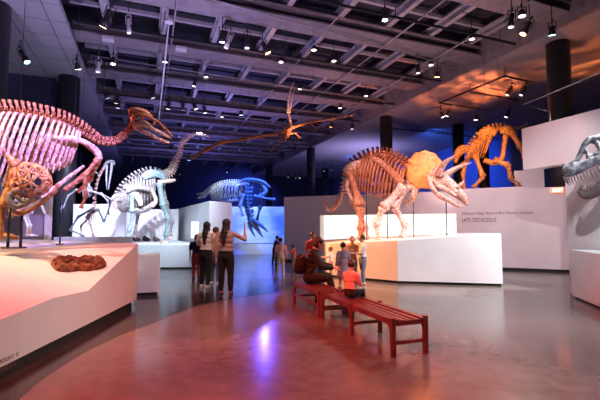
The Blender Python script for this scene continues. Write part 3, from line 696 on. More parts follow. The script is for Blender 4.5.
# ================================================================== D: striding skeleton with raised tail
pl = Plane(150,17.0,(-.93,-.36)); b_=pl.W(150,240)
t = thing('dinosaur_skeleton','grey and teal striding skeleton with tail raised high, on pale blue platform','dinosaur skeleton',(b_.x,b_.y,.9))
vertebrae(pl,[(117,197,2.8,1.4),(123,188,3,2),(132,180,3.2,2.4),(142,174,3.2,2.4),(152,172,3.2,2.2),(163,176,3.2,2)],16,'backbone','boneG',t,lat=1)
vertebrae(pl,[(163,176,3.2,2.5),(170,173,3,2),(174,166,2.6,1.8),(178,156,2.3,1.5),(181,146,2,1.3),(187,139,1.8,1.0),(197,134,1.4,.6),(210,137,1.0,.3)],26,'tail','boneL',t,low=.8)
rib_set(pl,[(119,197,0),(127,186,0),(140,178,0),(154,176,0)],17,[14,24,31,30,22],[.25,.42,.5,.45,.35],'boneG',t,sweep=-.05,rad=.055)
mb=MB(); ctube(pl,[(124,204,.1,2.5),(134,210,.15,3.5),(146,209,.15,3),(155,202,.1,2.4)],mb=mb); ctube(pl,[(127,192,.5,2),(137,188,.55,2.6),(150,190,.5,2.2)],mb=mb); mb.build('breastbone','boneG',t)
mb=MB(); ctube(pl,[(143,178,.42,3),(150,174,.4,4.5),(158,174,.35,4),(166,178,.3,3)],mb=mb,flat=.3,side=pl.n); mb.build('hip_bone','boneT',t)
mb=MB(); ctube(pl,[(158,182,.3,2),(168,181,.2,2.2),(175,180,.1,1.4)],mb=mb); ctube(pl,[(150,188,.3,2),(156,200,.25,2),(152,207,.2,1.6)],mb=mb); mb.build('pelvis_rods','boneL',t)
# skull lowered at the left end
mb=MB(); ctube(pl,[(121,194,0,3.4),(117,199,0,4.0),(115,204,0,3.0),(117,209,0,1.6)],mb=mb,flat=.8); ctube(pl,[(118,195,.15,2),(113,198,.15,1.8),(112,204,.1,1.4)],mb=mb)
sk=mb.build('skull','boneL',t); mb=MB(); ctube(pl,[(121,199,0,2),(121,206,0,1.8),(119,210,0,1)],mb=mb); mb.build('lower_jaw','boneG',sk)
mb=MB(); ctube(pl,[(124,186,.45,1.6),(131,190,.5,3),(139,199,.45,3),(141,206,.4,2)],mb=mb,flat=.35,side=pl.n); mb.build('shoulder_blade','boneL',t)
lg=bones(pl,[[(132,194,.45,3.2),(132,212,.5,2.8),(133,214,.5,2.4),(129,231,.5,2.0),(128,237,.5,1.6)]],'front_leg','boneT',t); foot(pl,128,238,.5,2.0,'boneG',lg,1,5)
lg=bones(pl,[[(140,196,-.4,2.8),(138,214,-.45,2.2),(135,234,-.45,1.8)]],'front_leg','boneG',t); foot(pl,135,236,-.45,1.8,'boneG',lg,1,5)
lg=bones(pl,[[(159,183,.4,3.8),(163,206,.45,3.2),(168,219,.45,2.8),(166,236,.45,2.4),(166,241,.45,2)]],'hind_leg','boneT',t); foot(pl,166,242,.45,2.4,'boneL',lg,1,6)
lg=bones(pl,[[(162,183,-.35,3.4),(166,205,-.4,2.8),(172,222,-.4,2.3),(170,236,-.4,2)]],'hind_leg','boneG',t); foot(pl,170,238,-.4,2.2,'boneL',lg,1,6)
random.seed(5)
# small dark fossils on the platform, by the backdrop
for i,(px,s_) in enumerate(((126,.24),(136,.27),(146,.27),(156,.24))):
    p=at(px,233,19.3); mb=MB(); r=.16*s_/.3
    mb.ell((p.x,p.y,.9+r*.8),(r*1.2,r*.7,r*.8)); mb.ell((p.x+r*.9,p.y-.02,.9+r*.6),(r*.8,r*.4,r*.45)); mb.ell((p.x-r*.5,p.y,.9+r*1.3),(r*.6,r*.4,r*.7))
    tag(mb.build('fossil_skull','jaw'),'small dark fossil skull standing before the pale backdrop','fossil','small dark fossils behind the striding skeleton')

# ================================================================== E: diving marine reptile
pl = Plane(235,21.2,(.98,-.2)); b_=pl.W(235,190)
t = thing('marine_reptile_skeleton','blue lit marine reptile skeleton diving toward the ocean display','dinosaur skeleton',b_)
vertebrae(pl,[(200,198,1.0,1.6),(206,194,1.4,2.2),(213,189,1.8,2.4),(222,185,2,2.2),(232,183.5,2.2,2),(241,184,2.2,2),(249,185,2.2,2)],26,'backbone','boneW',t)
rib_set(pl,[(214,189,0),(224,186,0),(240,185,0)],13,[11,15,15,12],[.34,.52,.5,.4],'boneW',t,sweep=-.1,rad=.045)
mb=MB(); ctube(pl,[(214,199,.1,1.2),(226,201,.1,1.6),(240,200,.1,1.4)],mb=mb); mb.build('belly_ribs','boneW',t)
vertebrae(pl,[(248,184,2.6,3),(246,196,3.2,3),(247,208,3.2,3),(250,218,3,2)],10,'neck','boneT',t)
mb=MB()
ctube(pl,[(236,184,0,2),(248,180,.1,2.6),(262,182,.1,2.6),(270,188,0,1.6)],mb=mb,flat=.6); ctube(pl,[(262,184,0,1.8),(266,192,0,2.2),(258,197,0,2)],mb=mb); mb.build('shoulder_girdle','boneT',t)
bones(pl,[[(254,196,.2,2.2),(262,198,.3,1.8),(275,199.5,.3,1.2)]],'flipper','boneT',t)
bones(pl,[[(262,188,-.2,2.4),(260,208,-.3,2),(257,220,-.3,1.2)]],'flipper','boneT',t)
bones(pl,[[(243,194,.3,2.4),(240,206,.3,2),(243,216,.3,1)]],'flipper','boneW',t)
bones(pl,[[(210,192,.2,1.4),(204,197,.3,1.2),(198,198,.3,.8)],[(210,192,-.2,1.4),(203,193,-.3,1.2),(197,194,-.3,.8)]],'flipper','boneW',t)
mb=MB(); ctube(pl,[(249,217,0,2.4),(252,222,0,3.4),(256,227,0,2.4),(260,233,0,1.3),(263,237,0,.5)],mb=mb); ctube(pl,[(252,219,.1,2),(259,224,.1,1.8),(265,229,.05,1.2),(268,232,0,.4)],mb=mb); sk=mb.build('skull','boneT',t)
mb=MB(); ctube(pl,[(249,222,0,2),(251,229,0,1.5),(254,235,0,.8),(255,237,0,.4)],mb=mb); mb.build('lower_jaw','boneT',sk)
for x,y in ((222,184),(248,182)):
    a=pl.W(x,y); MB().tube([a,V((a.x,a.y,fz(6.7)))],.008,5).build('hanging_wire','steel',t)

# ================================================================== F: hanging giant flying reptile
pl = Plane(290,14.0,(1,.1)); b_=pl.W(290,129)
t = thing('flying_reptile_skeleton','giant flying reptile skeleton with outspread wings hanging under the ceiling girders','dinosaur skeleton',b_)
vertebrae(pl,[(283,136,2,1.4),(288,131,2.8,2),(292,126,2.4,1.6)],6,'backbone','bone',t,lat=1)
rib_set(pl,[(286,134,0),(291,128,0)],6,[8,8],[.12,.14],'bone',t,rad=.014)
vertebrae(pl,[(291,126,1.3,.5),(290,119,1.1,.4),(288.5,112,1,.3)],6,'neck','boneL',t,lat=.3)
mb=MB(); ctube(pl,[(288,113,0,1.5),(288,108,0,1.4),(288.5,100,0,.8),(290,92,0,.6),(294,82,0,.25)],mb=mb); sk=mb.build('skull','boneL',t)
mb=MB(); ctube(pl,[(289.5,113,0,1.0),(291,104,0,.8),(292,97,0,.5),(294.5,88,0,.25)],mb=mb); mb.build('lower_jaw','boneL',sk)
bones(pl,[[(290,128,.15,2.2),(276,134,.5,1.9),(262,136,.9,1.7),(245,139,1.3,1.8),(222,142,1.8,2.2),(207,149,2.2,2.0),(191,158,2.5,1.4)]],'wing','bone',t)
bones(pl,[[(293,127,-.1,2.2),(303,124,-.3,2.2),(313,121.5,-.6,2.0),(333,119,-1.0,1.3),(353,115,-1.3,.6)]],'wing','bone',t)
bones(pl,[[(311,123,-.5,1.2),(316,130,-.5,.7)],[(313,122,-.5,1.0),(320,125,-.5,.6)]],'wing_claw','bone',t)
bones(pl,[[(287,134,.05,1.4),(279,142,.1,1.2),(270,151,.15,.8)]],'leg','bone',t); bones(pl,[[(287,134,-.1,1.4),(296,133,-.2,1.2),(300,138,-.2,.8)]],'leg','bone',t)
for x,y in ((286,131),(262,136),(313,121)):
    a=pl.W(x,y); MB().tube([a,V((a.x,a.y,fz(6.7)))],.005,5).build('hanging_wire','steel',t)

# ================================================================== G: horned dinosaur on centre platform
pl = Plane(385,12.9,(.93,-.37)); b_=pl.W(385,241)
t = thing('dinosaur_skeleton','horned dinosaur skeleton with orange frill, mounted on the centre platform','dinosaur skeleton',(b_.x,b_.y,1.2))
vertebrae(pl,[(347,172,3.2,2.6),(353,164,3.4,3.4),(365,157,3.6,3.8),(378,154,3.6,3.8),(390,156,3.6,3.8),(401,161,3.6,3),(411,167,3.6,2),(419,171,3.4,1)],22,'backbone','bone',t,lat=1)
vertebrae(pl,[(350,170,2.6,2.5),(345,180,2.4,2.5),(342,193,2.2,2),(338,204,1.9,1.5),(332,210,1.6,1),(326,208,1.2,.5),(322,201,.8,.3)],22,'tail','boneL',t,low=1.0)
rib_set(pl,[(354,166,0),(368,158,0),(382,156,0),(396,160,0),(408,168,0)],18,[22,33,40,40,32],[.35,.52,.6,.52,.38],'bone',t,sweep=-.30,rad=.040)
mb=MB(); ctube(pl,[(343,171,.36,2.2),(352,166,.4,4.2),(364,163,.38,3.6),(374,160,.32,2)],mb=mb,flat=.35,side=pl.n); ctube(pl,[(352,172,.3,2.4),(347,186,.28,2.2),(352,200,.2,1.4)],mb=mb); ctube(pl,[(356,172,.3,2.4),(368,180,.3,2),(374,184,.3,1.4)],mb=mb); mb.build('hip_bone','boneL',t)
mb=MB(); ctube(pl,[(343,170,-.36,2.2),(352,165,-.4,4),(364,162,-.38,3.4),(372,160,-.32,2)],mb=mb,flat=.35,side=pl.n); mb.build('hip_bone','boneL',t)
lg=bones(pl,[[(350,172,.42,4.8),(361,205,.46,4.4)],[(361.5,208,.46,4.2),(361,229,.46,3.8),(361,238,.46,3.8)]],'hind_leg','bone',t); foot(pl,361,239,.46,3.2,'boneL',lg,1,5)
lg=bones(pl,[[(348,172,-.4,4),(354,204,-.44,3.4),(366,229,-.44,2.8),(366,236,-.44,3)]],'hind_leg','boneL',t); foot(pl,366,237,-.44,3,'boneL',lg,1,5)
mb=MB(); ctube(pl,[(372,158,.62,1.6),(382,163,.66,3.2),(393,173,.62,3.4),(402,184,.55,4.4)],mb=mb,flat=.4,side=pl.n); mb.build('shoulder_blade','bone',t)
mb=MB(); ctube(pl,[(376,158,-.6,1.6),(388,164,-.6,3),(404,180,-.5,4)],mb=mb,flat=.4,side=pl.n); mb.build('shoulder_blade','boneL',t)
lg=bones(pl,[[(403,186,.58,5.2),(384,207,.66,4.6)],[(383,208,.66,4.4),(376,224,.62,3.8),(379,237,.6,3.6)]],'front_leg','boneL',t); foot(pl,378,238.5,.6,3,'boneL',lg,1,5)
lg=bones(pl,[[(408,186,.1,5),(395,207,.0,4.6)],[(395,208,.0,4.4),(405,224,.0,3.8),(403,237,.0,3.8)]],'front_leg','boneL',t); foot(pl,402,238,.0,3,'boneL',lg,1,5)
mb=MB(); ctube(pl,[(408,180,.1,4),(415,188,.1,4),(413,198,.1,3),(405,205,.1,2)],mb=mb,flat=.6,side=pl.n); mb.build('breastbone','boneL',t)
for x,y in ((387,200),(413,190),(446,198),(366,170)):
    a=pl.W(x,y); rod(a,V((a.x,a.y,1.16 if x<400 else 1.2)),t,r=.016)
# head: shield, brow horns, snout, jaw
hp = Plane(435,12.05,(.86,-.5))
mb=MB(); C=hp.W(424,168,-.05); k=hp.m(424)
e1=V((.80,-.25,-.18)).normalized(); e3=V((-.38,-.90,.22)); e3=(e3-e1*e3.dot(e1)).normalized(); e2=e3.cross(e1); e2 = e2 if e2.z>0 else -e2
NR,NT=10,40; vs=[];fs=[]
for side in (1,-1):
    for i in range(NR+1):
        for j in range(NT):
            f=i/NR; a=2*math.pi*j/NT; rr=f*(1+.035*math.cos(a*11)*(f**6)); 
            p=C+e1*math.cos(a)*rr*18.5*k+e2*math.sin(a)*rr*20.5*k - e3*(f*f*.16) + e3*side*.028*(1-f**8*.6) + e3*.02*noise.noise(V((math.cos(a)*f*3,math.sin(a)*f*3,1)))
            vs.append(p)
o0=(NR+1)*NT
for b0 in (0,o0):
    for i in range(NR):
        for j in range(NT): fs.append((b0+i*NT+j,b0+i*NT+(j+1)%NT,b0+(i+1)*NT+(j+1)%NT,b0+(i+1)*NT+j))
for j in range(NT): fs.append((NR*NT+j,NR*NT+(j+1)%NT,o0+NR*NT+(j+1)%NT,o0+NR*NT+j))
mb.faces(vs,fs); bmesh.ops.remove_doubles(mb.bm,verts=mb.bm.verts,dist=.0015)
mb2=mb; 
fr=mb.build('frill','frill',t)
mb=MB()
ctube(hp,[(430,173,0,7),(438,178,0,8.6),(446,184,0,7.8),(454,190,0,6.2),(461,196,0,4.8),(466,202,0,2.8),(467,206,0,.8)],mb=mb,n=20,seg=16,flat=.75,side=hp.n)
ctube(hp,[(432,178,.16,2.4),(438,186,.2,2.8),(446,190,.16,2.2),(456,196,.1,1.6)],mb=mb); ctube(hp,[(428,176,.2,2.2),(431,186,.26,2.8),(436,192,.24,1.8)],mb=mb)
sk=mb.build('skull','boneP',t,remesh=.012,smo=2)
ns=hp.n
carve(sk,[(hp.W(441,176,.16),(.075,.075,.085),None),(hp.W(457,189,.14),(.10,.09,.075),None),(hp.W(434,184,.22),(.05,.06,.05),None)])
mb=MB(); ctube(hp,[(438,176,.16,3.8),(441,169,.2,3.2),(446,162,.22,2.4),(452,158,.2,1.3),(457,155,.18,.2)],mb=mb,n=16); mb.build('brow_horn','boneP',t)
mb=MB(); ctube(hp,[(444,177,-.14,3.8),(450,172,-.18,3.2),(457,168,-.22,2.4),(465,165,-.24,1.3),(472,162.5,-.24,.2)],mb=mb,n=16); mb.build('brow_horn','boneP',t)
mb=MB(); ctube(hp,[(457,188,0,2.4),(461,184,0,1.7),(463.5,180.5,0,.3)],mb=mb,n=8); mb.build('nose_horn','boneP',t)
mb=MB()
for q in (-1,1): ctube(hp,[(433,190,.18*q,2.0),(440,196,.17*q,2.6),(450,201,.1*q,2.2),(458,206,.03*q,1.6),(463,205,0,.5)],mb=mb,n=14)
mb.build('lower_jaw','boneP',t)

# ================================================================== H: amber skeleton on the wall top
gp = thing('display_platform','low plinth on top of the lettered wall','platform',(7.2,16.6,3.0))
bq = V((7.4,14.83,0))
def wp(px,off,z): p=onwall(px,z)+bk*off; return (p.x,p.y)
MB().prism([wp(452,.45,0),wp(525,.45,0),wp(523,2.9,0),wp(456,2.9,0)],3.0,3.10).build('platform_body','white',gp,smooth=False)
pl = Plane(490,16.0,(-.92,.40)); b_=pl.W(490,187)
t = thing('dinosaur_skeleton','amber lit skeleton crouching on top of the lettered partition wall','dinosaur skeleton',(b_.x,b_.y,3.1))
vertebrae(pl,[(468,150,2.2,1.5),(473,144,2.4,2),(480,136,2.6,2.6),(489,130.5,2.8,2.8),(498,128.5,2.8,2.8),(507,129,2.6,2.4),(513,132,2.2,1.4)],16,'backbone','boneO',t,lat=1)
vertebrae(pl,[(508,129,1.8,1),(515,128.5,1.3,.6),(522,127,.9,.4),(527,123,.6,.2)],12,'tail','boneO',t,lat=.2)
rib_set(pl,[(472,147,0),(480,138,0),(488,133,0),(496,131,0)],11,[15,22,26,26],[.22,.36,.40,.34],'boneO',t,sweep=.45,rad=.036)
mb=MB(); ctube(pl,[(478,136,.3,3),(488,131,.34,4.6),(496,134,.3,3)],mb=mb,flat=.35,side=pl.n); ctube(pl,[(484,160,.1,2.6),(494,163,.1,3),(502,158,.1,2.6),(504,146,.1,2.2),(506,134,.1,2.6)],mb=mb); mb.build('chest_bone','boneO',t)
mb=MB(); ctube(pl,[(500,131,.2,3),(508,130,.25,4.6),(515,135,.2,3.4)],mb=mb,flat=.4,side=pl.n); mb.build('hip_bone','boneO',t)
lg=bones(pl,[[(512,133,.25,4),(521,147,.3,3.4),(525,157,.3,2.6)]],'hind_leg','boneO',t); foot(pl,524,158,.3,1.8,'boneO',lg,-1,3)
lg=bones(pl,[[(494,160,.2,3.6),(508,165,.25,3.4),(511,179,.25,2.8),(519,185,.25,2.4)]],'hind_leg','boneO',t); foot(pl,518,186,.25,2.2,'boneO',lg,-1,4)
mb=MB(); ctube(pl,[(470,152,0,2.6),(464,149,0,4.6),(459,152,0,4.4),(456,158,0,3.0),(456,163,0,1.4)],mb=mb,n=14,seg=12,flat=.8,side=pl.n); sk=mb.build('skull','boneO',t,remesh=.018,smo=1)
carve(sk,[(pl.W(463,153,.14),(.09,.12,.12),None)])
mb=MB(); ctube(pl,[(469,157,0,2),(466,162,0,2),(460,165,0,1.2)],mb=mb); mb.build('lower_jaw','boneO',sk)
lg=bones(pl,[[(475,155,.25,3.4),(483,177,.3,2.8),(473,188,.3,2.2)]],'front_leg','boneO',t)
lg=bones(pl,[[(468,156,-.2,2.8),(463,174,-.25,2.4),(464,189,-.25,2.0)]],'front_leg','boneO',t)
for x,y in ((486,131),(500,129)):
    a=pl.W(x,y); MB().tube([a,V((a.x,a.y,ZS))],.006,5).build('hanging_wire','steel',t)

# ================================================================== I: tyrannosaur skull on the right
pl = Plane(600,8.2,(-1,.12)); b_=pl.W(600,200)
t = thing('mounted_skull','grey tyrannosaur skull with open toothed jaws above the right plinth','skull',(b_.x+.4,b_.y,1.06))
mb=MB()
for q in (-1,1):
    # maxilla and premaxilla
    ctube(pl,[(563,173,.05*q,4.0),(569,171.5,.10*q,5.6),(577,168.5,.13*q,5.6),(587,164,.17*q,5.0),(598,160,.22*q,4.4),(612,158,.28*q,4.0),(628,162,.30*q,3.6)],mb=mb,n=22,seg=12,flat=.45,side=pl.n)
    # nasal roof
    ctube(pl,[(564,170,.04*q,2.6),(570,164.5,.06*q,2.8),(577,159.5,.08*q,2.6),(582,151,.10*q,2.6),(585,144,.12*q,2.8),(591,139,.14*q,3.2),(601,137,.16*q,3.4),(615,138,.2*q,3.4),(630,143,.24*q,3.2)],mb=mb,n=26,seg=12)
    # bars between openings
    ctube(pl,[(573,163,.09*q,2.2),(575,170,.12*q,2.4)],mb=mb,n=6)
    ctube(pl,[(584,148,.12*q,2.4),(588,156,.16*q,1.8),(588,165,.17*q,2.2)],mb=mb,n=8)
    ctube(pl,[(595,140,.15*q,2.6),(600,150,.2*q,2.0),(599,161,.22*q,2.4)],mb=mb,n=8)
    ctube(pl,[(588,157,.16*q,1.6),(594,154,.18*q,1.6),(600,152,.2*q,1.8)],mb=mb,n=8)
    ctube(pl,[(612,139,.2*q,2.8),(616,150,.26*q,2.6),(612,160,.28*q,2.8)],mb=mb,n=8)
    ctube(pl,[(630,143,.24*q,3.2),(634,154,.3*q,3.0),(628,163,.3*q,3.2)],mb=mb,n=8)
mb.ell(pl.W(568,168,0),(.10,.09,.10)); mb.ell(pl.W(612,143,0),(.4,.16,.06)); mb.ell(pl.W(590,141,0),(.12,.12,.05))
sk=mb.build('skull','rexbone',t,remesh=.011,smo=2)
def teeth(pts,n,L,sgn,par,seed):
    random.seed(seed)
    for q in (-1,1):
        sp=spline(pts,n)
        for i,a in enumerate(sp):
            k=pl.m(a[0]); A=pl.W(a[0],a[1],a[2]*q); l=L*k*random.uniform(.65,1.2)*(1.1-.35*i/n)
            MB().tube([A,A+V((.10*l,0,-sgn*l*.55)),A+V((.32*l,0,-sgn*l))],[.017,.013,.002],7).build('tooth','tooth',par)
teeth([(564,176.5,.05),(570,177,.10),(580,173.5,.14),(592,169,.19),(606,164,.25)],15,8.0,1,sk,3)
mb=MB()
for q in (-1,1): ctube(pl,[(579,190,.03*q,2.4),(583,194.5,.07*q,4.2),(591,194,.12*q,5.0),(600,189,.18*q,5.8),(612,179,.24*q,5.6),(626,167,.28*q,4)],mb=mb,n=22,seg=12,flat=.5,side=pl.n)
mb.ell(pl.W(581,191,0),(.06,.06,.06)); jw=mb.build('lower_jaw','jaw',t,remesh=.011,smo=2)
teeth([(580,189,.04),(586,189.5,.10),(594,187,.15),(604,180,.20),(612,173,.24)],11,6.4,-1,jw,4)
a=pl.W(636,160,0); rod(a,V((a.x,a.y,1.07)),t,r=.03)
MB().tube([pl.W(622,158,0),pl.W(636,160,0)],.03,8).build('bracket','steel',t)

# rock slab specimen on the left platform
random.seed(3)
A=V(P3); 
def surf(px,py):
    # hit the facet P3,P4,I1 / P4,P5,I1
    r=ray(px,py); o=V((0,0,CH))
    for tri in ((P3,P4,I1),(P4,P5,I1),(P2,P3,I1),(I2,I1,I4),(I1,P5,I4)):
        n=(tri[1]-tri[0]).cross(tri[2]-tri[0]); k=(tri[0]-o).dot(n)/r.dot(n); p=o+r*k
        s=[(tri[(i+1)%3]-tri[i]).cross(p-tri[i]).dot(n) for i in range(3)]
        if all(x>=-1e-6 for x in s) or all(x<=1e-6 for x in s): return p,n.normalized() if n.z>0 else -n.normalized()
    return ground(px,py,1.15), V((0,0,1))
mb=MB(); outl=[(50,264),(53,259),(60,258),(66,257),(74,258),(82,256.5),(90,258),(98,258),(103,260),(106,264),(104,268),(97,270),(88,271.5),(80,271),(70,272),(62,272),(55,270)]
cp,nn_=surf(78,265)
def onpl(px,py):
    r=ray(px,py); o=V((0,0,CH)); return o+r*((cp-o).dot(nn_)/r.dot(nn_))
C=onpl(78,265); rings=[]
for f,h in ((1,-.05),(1.0,.02),(.95,.05),(.88,.06),(.8,.065),(.7,.07),(.6,.075),(.45,.075),(.3,.075),(.15,.075)):
    ring=[]
    m_=110
    for i in range(m_):
        a=spline([(*o_,) for o_ in outl+outl[:1]],m_+1)[i]; p=onpl(*a); p=C+(p-C)*f
        p=p+nn_*(h+ (.05*noise.noise(p*7)+.035*noise.noise(p*19)+.022*noise.noise(p*45) if h>0 else 0)); ring.append(p)
    rings.append(ring)
vs=[p for r in rings for p in r]+[C+nn_*.075, C-nn_*.06]; fs=[]; K=110; NRG=len(rings)
for i in range(NRG-1):
    for j in range(K): fs.append((i*K+j,i*K+(j+1)%K,(i+1)*K+(j+1)%K,(i+1)*K+j))
for j in range(K): fs.append(((NRG-1)*K+j,(NRG-1)*K+(j+1)%K,NRG*K)); fs.append(((j+1)%K,j,NRG*K+1))
mb.faces(vs,fs); tag(mb.build('fossil_slab','rock',smooth=False),'rough rust brown fossil slab lying on the faceted left platform','fossil slab')

# ------------------------------------------------------------------ benches
def bench(name, label, p0, p1, width, frames, side_bar):
    p0, p1 = V(p0), V(p1); d=(p1-p0); L=d.length; x=d.normalized(); y=V((-x.y,x.x,0)); y=y if y.x>0 else -y
    t=thing(name,label,'bench',(p0+p1)/2+y*width/2,math.atan2(x.y,x.x))
    H=.45; lw=.055
    for i in range(5):
        off=width*(.09+.205*i); sag=-.018*math.sin(math.pi*(i+.5)/5)
        MB().bar(p0+y*off+V((0,0,H-.012+sag)),p1+y*off+V((0,0,H-.012+sag)),.062,.024).build('slat','wood',t,smooth=False,bevel=.004)
    for off in (0.0,width): MB().bar(p0+y*off+V((0,0,H-.045)),p1+y*off+V((0,0,H-.045)),.035,.07).build('side_rail','wood',t,smooth=False,bevel=.004)
    for f in frames:
        c=p0+x*(lw/2+(L-lw)*f)
        for off in (0.0,width):
            b=c+y*off; MB().bar(b+V((0,0,0)),b+V((0,0,H+.012)),lw,lw,up=y).build('leg','wood',t,smooth=False,bevel=.004)
            for s_ in (-1,1):       # curved bracket
                if (f==0 and s_<0) or (f==1 and s_>0): continue
                o_=b+x*s_*lw/2; pts=[o_+V((0,0,H-.07)),o_+V((0,0,H-.24))]
                for k in range(1,6):
                    a=k/6*math.pi/2; pts.append(o_+x*s_*.11*(1-math.cos(a))+V((0,0,H-.24+.17*math.sin(a))))
                pts.append(o_+x*s_*.11+V((0,0,H-.07)))
                MB().slab(pts,y,.03).build('bracket','wood',t,smooth=False)
        MB().bar(c+V((0,0,.165)),c+y*width+V((0,0,.165)),.03,.045).build('cross_stretcher','wood',t,smooth=False,bevel=.003)
        MB().bar(c+V((0,0,H-.055)),c+y*width+V((0,0,H-.055)),.035,.06).build('cross_rail','wood',t,smooth=False,bevel=.003)
    if side_bar:
        for off in (0.0,width): MB().bar(p0+y*off+V((0,0,.20)),p1+y*off+V((0,0,.20)),.03,.04).build('side_stretcher','wood',t,smooth=False,bevel=.003)
    return t
q0=ground(394.5,358); q1=ground(322,319)
bench('slatted_bench','long red brown slatted wooden bench in the foreground, child sitting on its far end',q0,q1,.47,(0,.5,1),False)
q2=ground(318,317)+V((-.035,.13,0)); q3=ground(297,305)
q2=q1+(q1-q0).normalized()*.10
bench('slatted_bench','farther red brown slatted bench with the seated woman in black',q2,q2+(q1-q0).normalized()*1.35,.47,(0,1),True)

# ------------------------------------------------------------------ ceiling spotlights
def make_spot(lensm, housing='black', L=.42, r=.085):
    t=bpy.data.objects.new('track_spotlight',None); COL.objects.link(t); t.empty_display_size=.1; t.location=(0,0,0)
    MB().tube([(0,0,0),(0,0,-.03),(0,0,-.06),(0,0,-L*.55),(0,0,-L*.6),(0,0,-L)],[r*.5,r*.75,r*.8,r*.8,r,r*1.05],20).build('housing',housing,t)
    MB().tube([(0,0,-L-.002),(0,0,-L-.012)],[r*.88,r*.88],20).build('lens',lensm,t,smooth=False)
    mb=MB(); mb.bar((r*1.2,0,-L*.45),(r*1.2,0,.10),.025,.012,up=V((0,1,0))); mb.bar((-r*1.2,0,-L*.45),(-r*1.2,0,.10),.025,.012,up=V((0,1,0))); mb.bar((-r*1.2,0,.10),(r*1.2,0,.10),.025,.012)
    mb.tube([(0,0,.1),(0,0,.2)],.03,10); mb.build('yoke',housing,t,smooth=False)
    return t
protos={}
def place_spot(px,py,z,lensm,label,group=None,tilt=(0,0),L=.42,r=.085,housing='black'):
    key=(lensm,housing,L,r); p=up_at(px,py,z)
    rot=(math.radians(tilt[0]),math.radians(tilt[1]),0)
    # the lens centre sits at the pixel
    off=Matrix.Rotation(rot[1],3,'Y')@Matrix.Rotation(rot[0],3,'X')@V((0,0,-L)); loc=p-off
    if key not in protos: o=make_spot(*[lensm,housing,L,r]); protos[key]=o; o.location=loc; o.rotation_euler=rot
    else: o=dup(protos[key],loc,rot)
    o['label']=label; o['category']='spotlight'
    if group: o['group']=group
    elif 'group' in o: del o['group']
    u_=(CU*loc.x+SU*loc.y)/S; zt_=fz(7.5)+.05 if -1.9<u_<9.3 else ZS+.05
    if zt_>loc.z: MB().tube([loc,V((loc.x,loc.y,zt_))],.018,6).build('stem','black',o)
    return o
place_spot(27,62,5.9,'lens_cyan','black spotlight with turquoise lens under the left panelled soffit',None,(0,-30),.55,.11)
place_spot(103,27,6.0,'lens_yellow','large black spotlight with yellow lens angled left near the top',None,(10,28),.6,.13)
place_spot(129,33,6.0,'lens_dim','slim pale spotlight hanging straight right of the yellow one',None,(0,-4),.5,.07,'palefix')
place_spot(98,72,6.0,'lens_dim','short pale spotlight pointing down at the end of the left steelwork',None,(0,0),.45,.1,'palefix')
place_spot(78,69,6.1,'lens_white','bright white spotlight at the corner of the left soffit',None,(30,0),.25,.12)
place_spot(113,64,6.3,'lens_white','white downlight in the left bay of girders',None,(0,0),.3,.10)
place_spot(222,42,6.1,'lens_white','white spotlight left of three hung above centre left',None,(15,5),.4,.10)
place_spot(226,48,6.05,'lens_dim','pale slanted cylinder spotlight in the centre left cluster',None,(5,20),.5,.08,'palefix')
place_spot(247,48,6.05,'lens_dim','dark vertical spotlight in the centre left cluster',None,(0,0),.5,.10)
place_spot(268,53,6.05,'lens_warm','spotlight with orange lens angled right, centre left cluster',None,(10,-28),.45,.12)
place_spot(194,86,6.1,'lens_white','bright spotlight above the crested skull, nearer the centre',None,(15,20),.4,.09)
place_spot(385,20,6.1,'lens_white','bright round white spotlight at top right of centre',None,(0,0),.3,.09)
place_spot(523,34,5.9,'lens_warm','spotlight with orange lens left of the nearest column top',None,(5,28),.45,.11)
place_spot(511,27,5.95,'lens_dim','dark spotlight hanging beside the orange lens one',None,(0,5),.45,.10)
place_spot(552,35,6.0,'lens_cyan','cyan white spotlight glowing at the top of the nearest column',None,(20,-10),.3,.11)
place_spot(522,16,6.2,'lens_pale','pale downlight above the orange lens spotlight',None,(0,0),.2,.12)
place_spot(437,77,6.1,'lens_warm','round warm spotlight at the edge of the steel ceiling',None,(15,0),.25,.12)
place_spot(443,117,6.0,'lens_white','left head of the twin spotlight under the orange soffit',None,(10,-22),.35,.10)
place_spot(447,116,6.0,'lens_pale','right head of the twin spotlight under the orange soffit',None,(10,22),.35,.10)
place_spot(476,120,5.95,'lens_white','brightest bare white spotlight above the amber skeleton',None,(15,0),.3,.11)
place_spot(506,117,5.95,'lens_pale','dark tilted spotlight right of the bright bare one',None,(10,25),.4,.10)
place_spot(507,95,6.0,'lens_dim','dark cylinder in the rail frame, left of two parallel ones',None,(5,28),.5,.10)
place_spot(521,95,6.0,'lens_dim','dark cylinder in the rail frame, right of two parallel ones',None,(5,28),.5,.10)
place_spot(418,73,6.1,'lens_dim','dark spotlight hanging below the long rail right of centre',None,(0,0),.4,.10)
place_spot(241,115,6.0,'lens_blue','bluish white spotlight left of the hanging flying reptile',None,(20,0),.25,.13)
place_spot(267,165,6.0,'lens_blue','vivid blue spotlight on top of the far blue column',None,(30,0),.3,.28)
place_spot(189,160,5.9,'lens_blue','small blue spotlight under the wing tip of the hanging reptile',None,(20,0),.3,.14)
place_spot(331,127,6.0,'lens_warm','small warm spotlight just right of the hanging reptile body',None,(15,10),.3,.10)
place_spot(352,129,6.0,'lens_pale','small pale spotlight beside the wing tip of the hanging reptile',None,(10,0),.35,.10)
FL='small round white downlight between the ceiling girders'
for px,py in ((314,50),(334,61),(206,77),(300,89),(472,39),(431,65),(281,62),(165,62),(340,108),(366,96),(222,117)):
    place_spot(px,py,6.5,'lens_pale',FL,'small downlights between the girders',(0,0),.2,.11)
FR='small distant spotlight in the far lighting rows'
random.seed(2)
